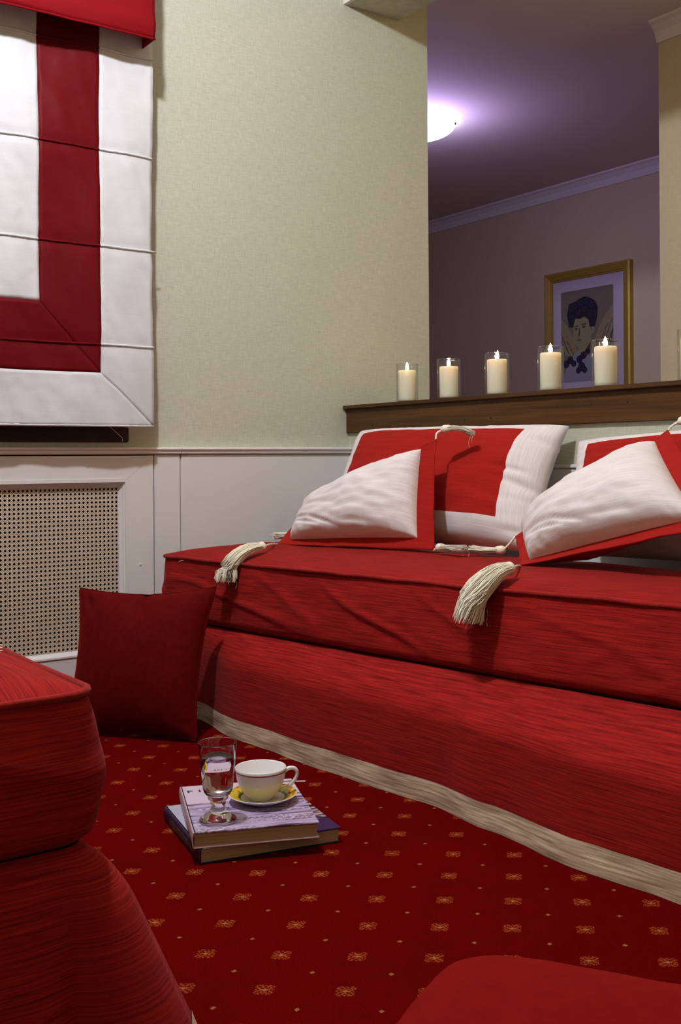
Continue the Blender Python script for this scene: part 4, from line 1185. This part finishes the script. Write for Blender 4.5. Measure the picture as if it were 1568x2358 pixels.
def cover_night():
    """flat print: grey-blue sky strip along the top, dusk picture, navy field"""
    m, nt, p = new_mat('dusk_photo_cover')
    tc = N(nt, 'ShaderNodeTexCoord'); sep = N(nt, 'ShaderNodeSeparateXYZ'); L(nt, tc.outputs['Object'], sep.inputs[0])
    f = noise_tex(nt, coords(nt, 'Object', (12, 60, 1)), 1.0, 4)
    pic = ramp(nt, f, [(0.40, (0.012, 0.010, 0.02)), (0.47, (0.05, 0.04, 0.09)), (0.53, (0.42, 0.34, 0.42)), (0.60, (0.70, 0.38, 0.12))])
    left = math_node(nt, 'LESS_THAN', sep.outputs[0], -0.098)
    up = math_node(nt, 'GREATER_THAN', sep.outputs[1], -0.080)
    navy = mixc(nt, f, (0.030, 0.022, 0.075), (0.045, 0.034, 0.10))
    c = mixc(nt, up, navy, pic)
    sky = mixc(nt, f, (0.44, 0.44, 0.55), (0.52, 0.52, 0.62))
    c = mixc(nt, left, c, sky)
    L(nt, c, p.inputs['Base Color'])
    p.inputs['Roughness'].default_value = 0.22
    return m
M['navy'] = plain('navy_cloth', (0.018, 0.012, 0.05), 0.4, 0, 0.2, 80)
M['lilacspine'] = plain('lilac_spine', (0.58, 0.45, 0.50), 0.35, 0, 0.08, 40)
bk2, sp2, cv2 = book('book', 'large navy book lying on the carpet under another book', (1.238, 2.112), R(-12.0), 0.322, 0.302, 0.001, 0.033, cover_night(), M['navy'], M['navy'], 0.003, 0.005)
bk1, sp1, cv1 = book('book', 'lilac picture book with carved stone cover, topmost of the two books', (1.223, 2.105), R(-22.0), 0.272, 0.325, 0.0343, 0.034, cover_stone(), M['lilacspine'], M['lilacspine'], 0.0028, 0.004)

def text_mesh(name, txt, size, mat, parent, mtx, extrude=0.0001, spacing=1.0):
    cu = bpy.data.curves.new(name, 'FONT')
    cu.body = txt; cu.size = size; cu.extrude = extrude; cu.align_x = 'LEFT'; cu.offset = 0.0006; cu.space_character = spacing
    tmp = bpy.data.objects.new(name, cu); COL.objects.link(tmp)
    dg = bpy.context.evaluated_depsgraph_get(); dg.update()
    me = bpy.data.meshes.new_from_object(tmp.evaluated_get(dg))
    bpy.data.objects.remove(tmp)
    me.materials.clear(); me.materials.append(mat)
    o = bpy.data.objects.new(name, me); COL.objects.link(o)
    o.parent = parent; o.matrix_local = mtx
    return o
M['ink'] = plain('black_ink', (0.015, 0.012, 0.02), 0.5, 0, 0.1, 50)
M['dimgold'] = plain('dim_gold_lettering', (0.16, 0.10, 0.07), 0.5, 0.3, 0.1, 50)
for k, ch in enumerate('FINE'):
    text_mesh('title_letter', ch, 0.024, M['ink'], bk1, Matrix.Translation((-0.1225 + 0.0265 * k, 0.110, 0.0341)) @ Matrix.Diagonal((1.25, 1, 1, 1)))

# worn, unreadable stamped title along the navy spine
rs = random.Random(21)
bm = bmesh.new(); yy = -0.125
while yy < 0.095:
    if rs.random() > 0.16:
        hgt = rs.uniform(0.0045, 0.0065); z = 0.0165
        bm_box(bm, (-0.1635, yy, z - hgt), (-0.1625, yy + rs.uniform(0.001, 0.0024), z + hgt))
    yy += 0.0044
bm_obj('spine_lettering', bm, M['dimgold'], bk2, True)

# ------------------------------------------------------------------ water glass
gx, gy, gz = 1.116, 2.040, 0.0686
gl = empty('water_glass', (gx, gy, gz), 'footed drinking glass half full of water, standing on the books', 'glass')
GO = [(0.0, 0.0), (0.030, 0.0), (0.0375, 0.0015), (0.0385, 0.004), (0.036, 0.008), (0.028, 0.014), (0.019, 0.021), (0.0145, 0.029), (0.0135, 0.035),
      (0.0165, 0.040), (0.0150, 0.044), (0.0190, 0.048), (0.0215, 0.052), (0.0205, 0.056), (0.0255, 0.060), (0.0290, 0.066), (0.0310, 0.075), (0.0335, 0.105), (0.0365, 0.140), (0.0395, 0.172),
      (0.0400, 0.1735), (0.0390, 0.1745), (0.0380, 0.1730)]
GI = [(0.0350, 0.140), (0.0320, 0.105), (0.0292, 0.076), (0.0265, 0.068), (0.0200, 0.063), (0.0100, 0.0605), (0.0, 0.060)]
sg = lambda pr: [(r * 1.06, z * 0.98) for r, z in pr]
vs, fs = lathe(sg(GO + GI), 56)
mk('glass_body', vs, fs, M['glass'], gl, local=True)
WL = 0.138
wp = [(0.0, 0.0602), (0.0100, 0.0607), (0.0200, 0.0632), (0.0265, 0.0682), (0.0292 + .0003, 0.0762), (0.0320 + .0003, 0.105), (0.0348 + .0003, WL), (0.0330, WL - .0006), (0.0, WL - .0006)]
vs, fs = lathe(sg(wp), 56)
mk('water', vs, fs, M['water'], gl, local=True)

# ------------------------------------------------------------------ cup, saucer and spoon
sx, sy, sz = 1.262, 2.095, 0.0688
sa = empty('saucer', (sx, sy, sz), 'white saucer with yellow and green patterned rim on the upper book', 'saucer')
SP = [(0.0, 0.0), (0.040, 0.0), (0.042, 0.003), (0.060, 0.009), (0.0775, 0.0185), (0.0785, 0.0200), (0.0770, 0.0205), (0.058, 0.0125), (0.040, 0.0070), (0.030, 0.0062), (0.0, 0.0062)]
vs, fs = lathe(SP, 64)
def saucer_mat():
    m, nt, p = new_mat('decorated_saucer')
    tc = N(nt, 'ShaderNodeTexCoord'); sep = N(nt, 'ShaderNodeSeparateXYZ'); L(nt, tc.outputs['Object'], sep.inputs[0])
    r = math_node(nt, 'SQRT', math_node(nt, 'ADD', math_node(nt, 'POWER', sep.outputs[0], 2.0), math_node(nt, 'POWER', sep.outputs[1], 2.0)))
    an = math_node(nt, 'ARCTAN2', sep.outputs[1], sep.outputs[0])
    cb = N(nt, 'ShaderNodeCombineXYZ'); L(nt, math_node(nt, 'MULTIPLY', an, 3.0), cb.inputs[0]); L(nt, math_node(nt, 'MULTIPLY', r, 90), cb.inputs[1])
    f = noise_tex(nt, cb.outputs[0], 1.3, 2)
    yel = ramp(nt, f, [(0.36, (0.45, 0.10, 0.01)), (0.46, (0.62, 0.44, 0.03)), (0.64, (0.55, 0.50, 0.07))])
    ring = lambda a, b: math_node(nt, 'MULTIPLY', math_node(nt, 'GREATER_THAN', r, a), math_node(nt, 'LESS_THAN', r, b))
    top = math_node(nt, 'GREATER_THAN', sep.outputs[2], 0.0068)
    inner = math_node(nt, 'LESS_THAN', math_node(nt, 'SUBTRACT', sep.outputs[2], math_node(nt, 'MULTIPLY', math_node(nt, 'SUBTRACT', r, 0.058), 0.41)), 99)
    nrm = N(nt, 'ShaderNodeNewGeometry'); ns = N(nt, 'ShaderNodeSeparateXYZ'); L(nt, nrm.outputs['True Normal'], ns.inputs[0])
    upf = math_node(nt, 'GREATER_THAN', ns.outputs[2], 0.2)
    c = mixc(nt, math_node(nt, 'MULTIPLY', ring(0.054, 0.0765), upf), (0.82, 0.80, 0.80), yel)
    c = mixc(nt, math_node(nt, 'MULTIPLY', ring(0.050, 0.056), upf), c, (0.07, 0.22, 0.05))
    L(nt, c, p.inputs['Base Color']); p.inputs['Roughness'].default_value = 0.12
    return m
mk('saucer_dish', vs, fs, saucer_mat(), sa, local=True)
cu = empty('cup', (sx - 0.004, sy + 0.002, sz + 0.0066), 'white porcelain cup with a red-brown rim line, on the saucer', 'cup')
CP = [(0.0, 0.0), (0.026, 0.0), (0.0275, 0.003), (0.031, 0.007), (0.041, 0.017), (0.0500, 0.032), (0.0555, 0.049), (0.0577, 0.064), (0.0585, 0.0720), (0.0575, 0.0730), (0.0562, 0.0715), (0.0535, 0.050),
      (0.048, 0.034), (0.039, 0.019), (0.028, 0.009), (0.0, 0.006)]
vs, fs = lathe(CP, 64)
mk('bowl', vs, fs, M['porcelain'], cu, local=True)
vs, fs = lathe([(0.0573, 0.0630), (0.0580, 0.0648), (0.0585, 0.0668), (0.0583, 0.0670), (0.0576, 0.0650), (0.0570, 0.0631)], 64, closed=True)
mk('rim_line', vs, fs, M['band'], cu, local=True)
ha = R(-28)
hp = [(0.056, 0.062), (0.066, 0.0665), (0.078, 0.0655), (0.0835, 0.056), (0.080, 0.043), (0.070, 0.031), (0.058, 0.022), (0.044, 0.0175)]
cp = catmull([Vector((r * math.cos(ha), r * math.sin(ha), z)) for r, z in hp], 26)
vs, fs = tube(cp, [0.0052 - 0.0012 * math.sin(math.pi * k / 26) for k in range(27)], 12)
mk('handle', vs, fs, M['porcelain'], cu, local=True)
sn = empty('teaspoon', (sx + 0.05, sy - 0.01, sz + 0.02), 'small steel teaspoon resting on the saucer behind the cup', 'spoon')
def spoon():
    p0 = Vector((sx + 0.030, sy + 0.055, sz + 0.0165)); p1 = Vector((sx + 0.112, sy - 0.012, sz + 0.030))
    vs, fs, K = [], [], 24
    d = (p1 - p0).normalized(); s = d.cross(Vector((0, 0, 1))).normalized(); u = s.cross(d)
    for k in range(K + 1):
        t = k / K
        if t < 0.38: wd = 0.0125 * math.sin(math.pi * (t / 0.38) ** 0.8 * 0.93 + 0.05) + .0015; dip = -0.005 * math.sin(math.pi * t / 0.38)
        else: wd = 0.0022 + 0.0042 * ((t - .38) / .62) ** 1.6; dip = 0.0
        c = p0.lerp(p1, t) + u * (0.003 * math.sin(math.pi * t))
        for (a, b) in ((-1, 0), (-.5, .75), (0, 1), (.5, .75), (1, 0)):
            vs.append(c + s * wd * a + u * dip * b + u * .0006)
        for (a, b) in ((1, 0), (.5, .75), (0, 1), (-.5, .75), (-1, 0)):
            vs.append(c + s * wd * a + u * dip * b - u * .0006)
    for k in range(K):
        for i in range(10): fs.append((k * 10 + i, k * 10 + (i + 1) % 10, (k + 1) * 10 + (i + 1) % 10, (k + 1) * 10 + i))
    fs.append(tuple(range(9, -1, -1))); fs.append(tuple(K * 10 + i for i in range(10)))
    return vs, fs
vs, fs = spoon()
mk('spoon_body', vs, fs, M['chrome'], sn)
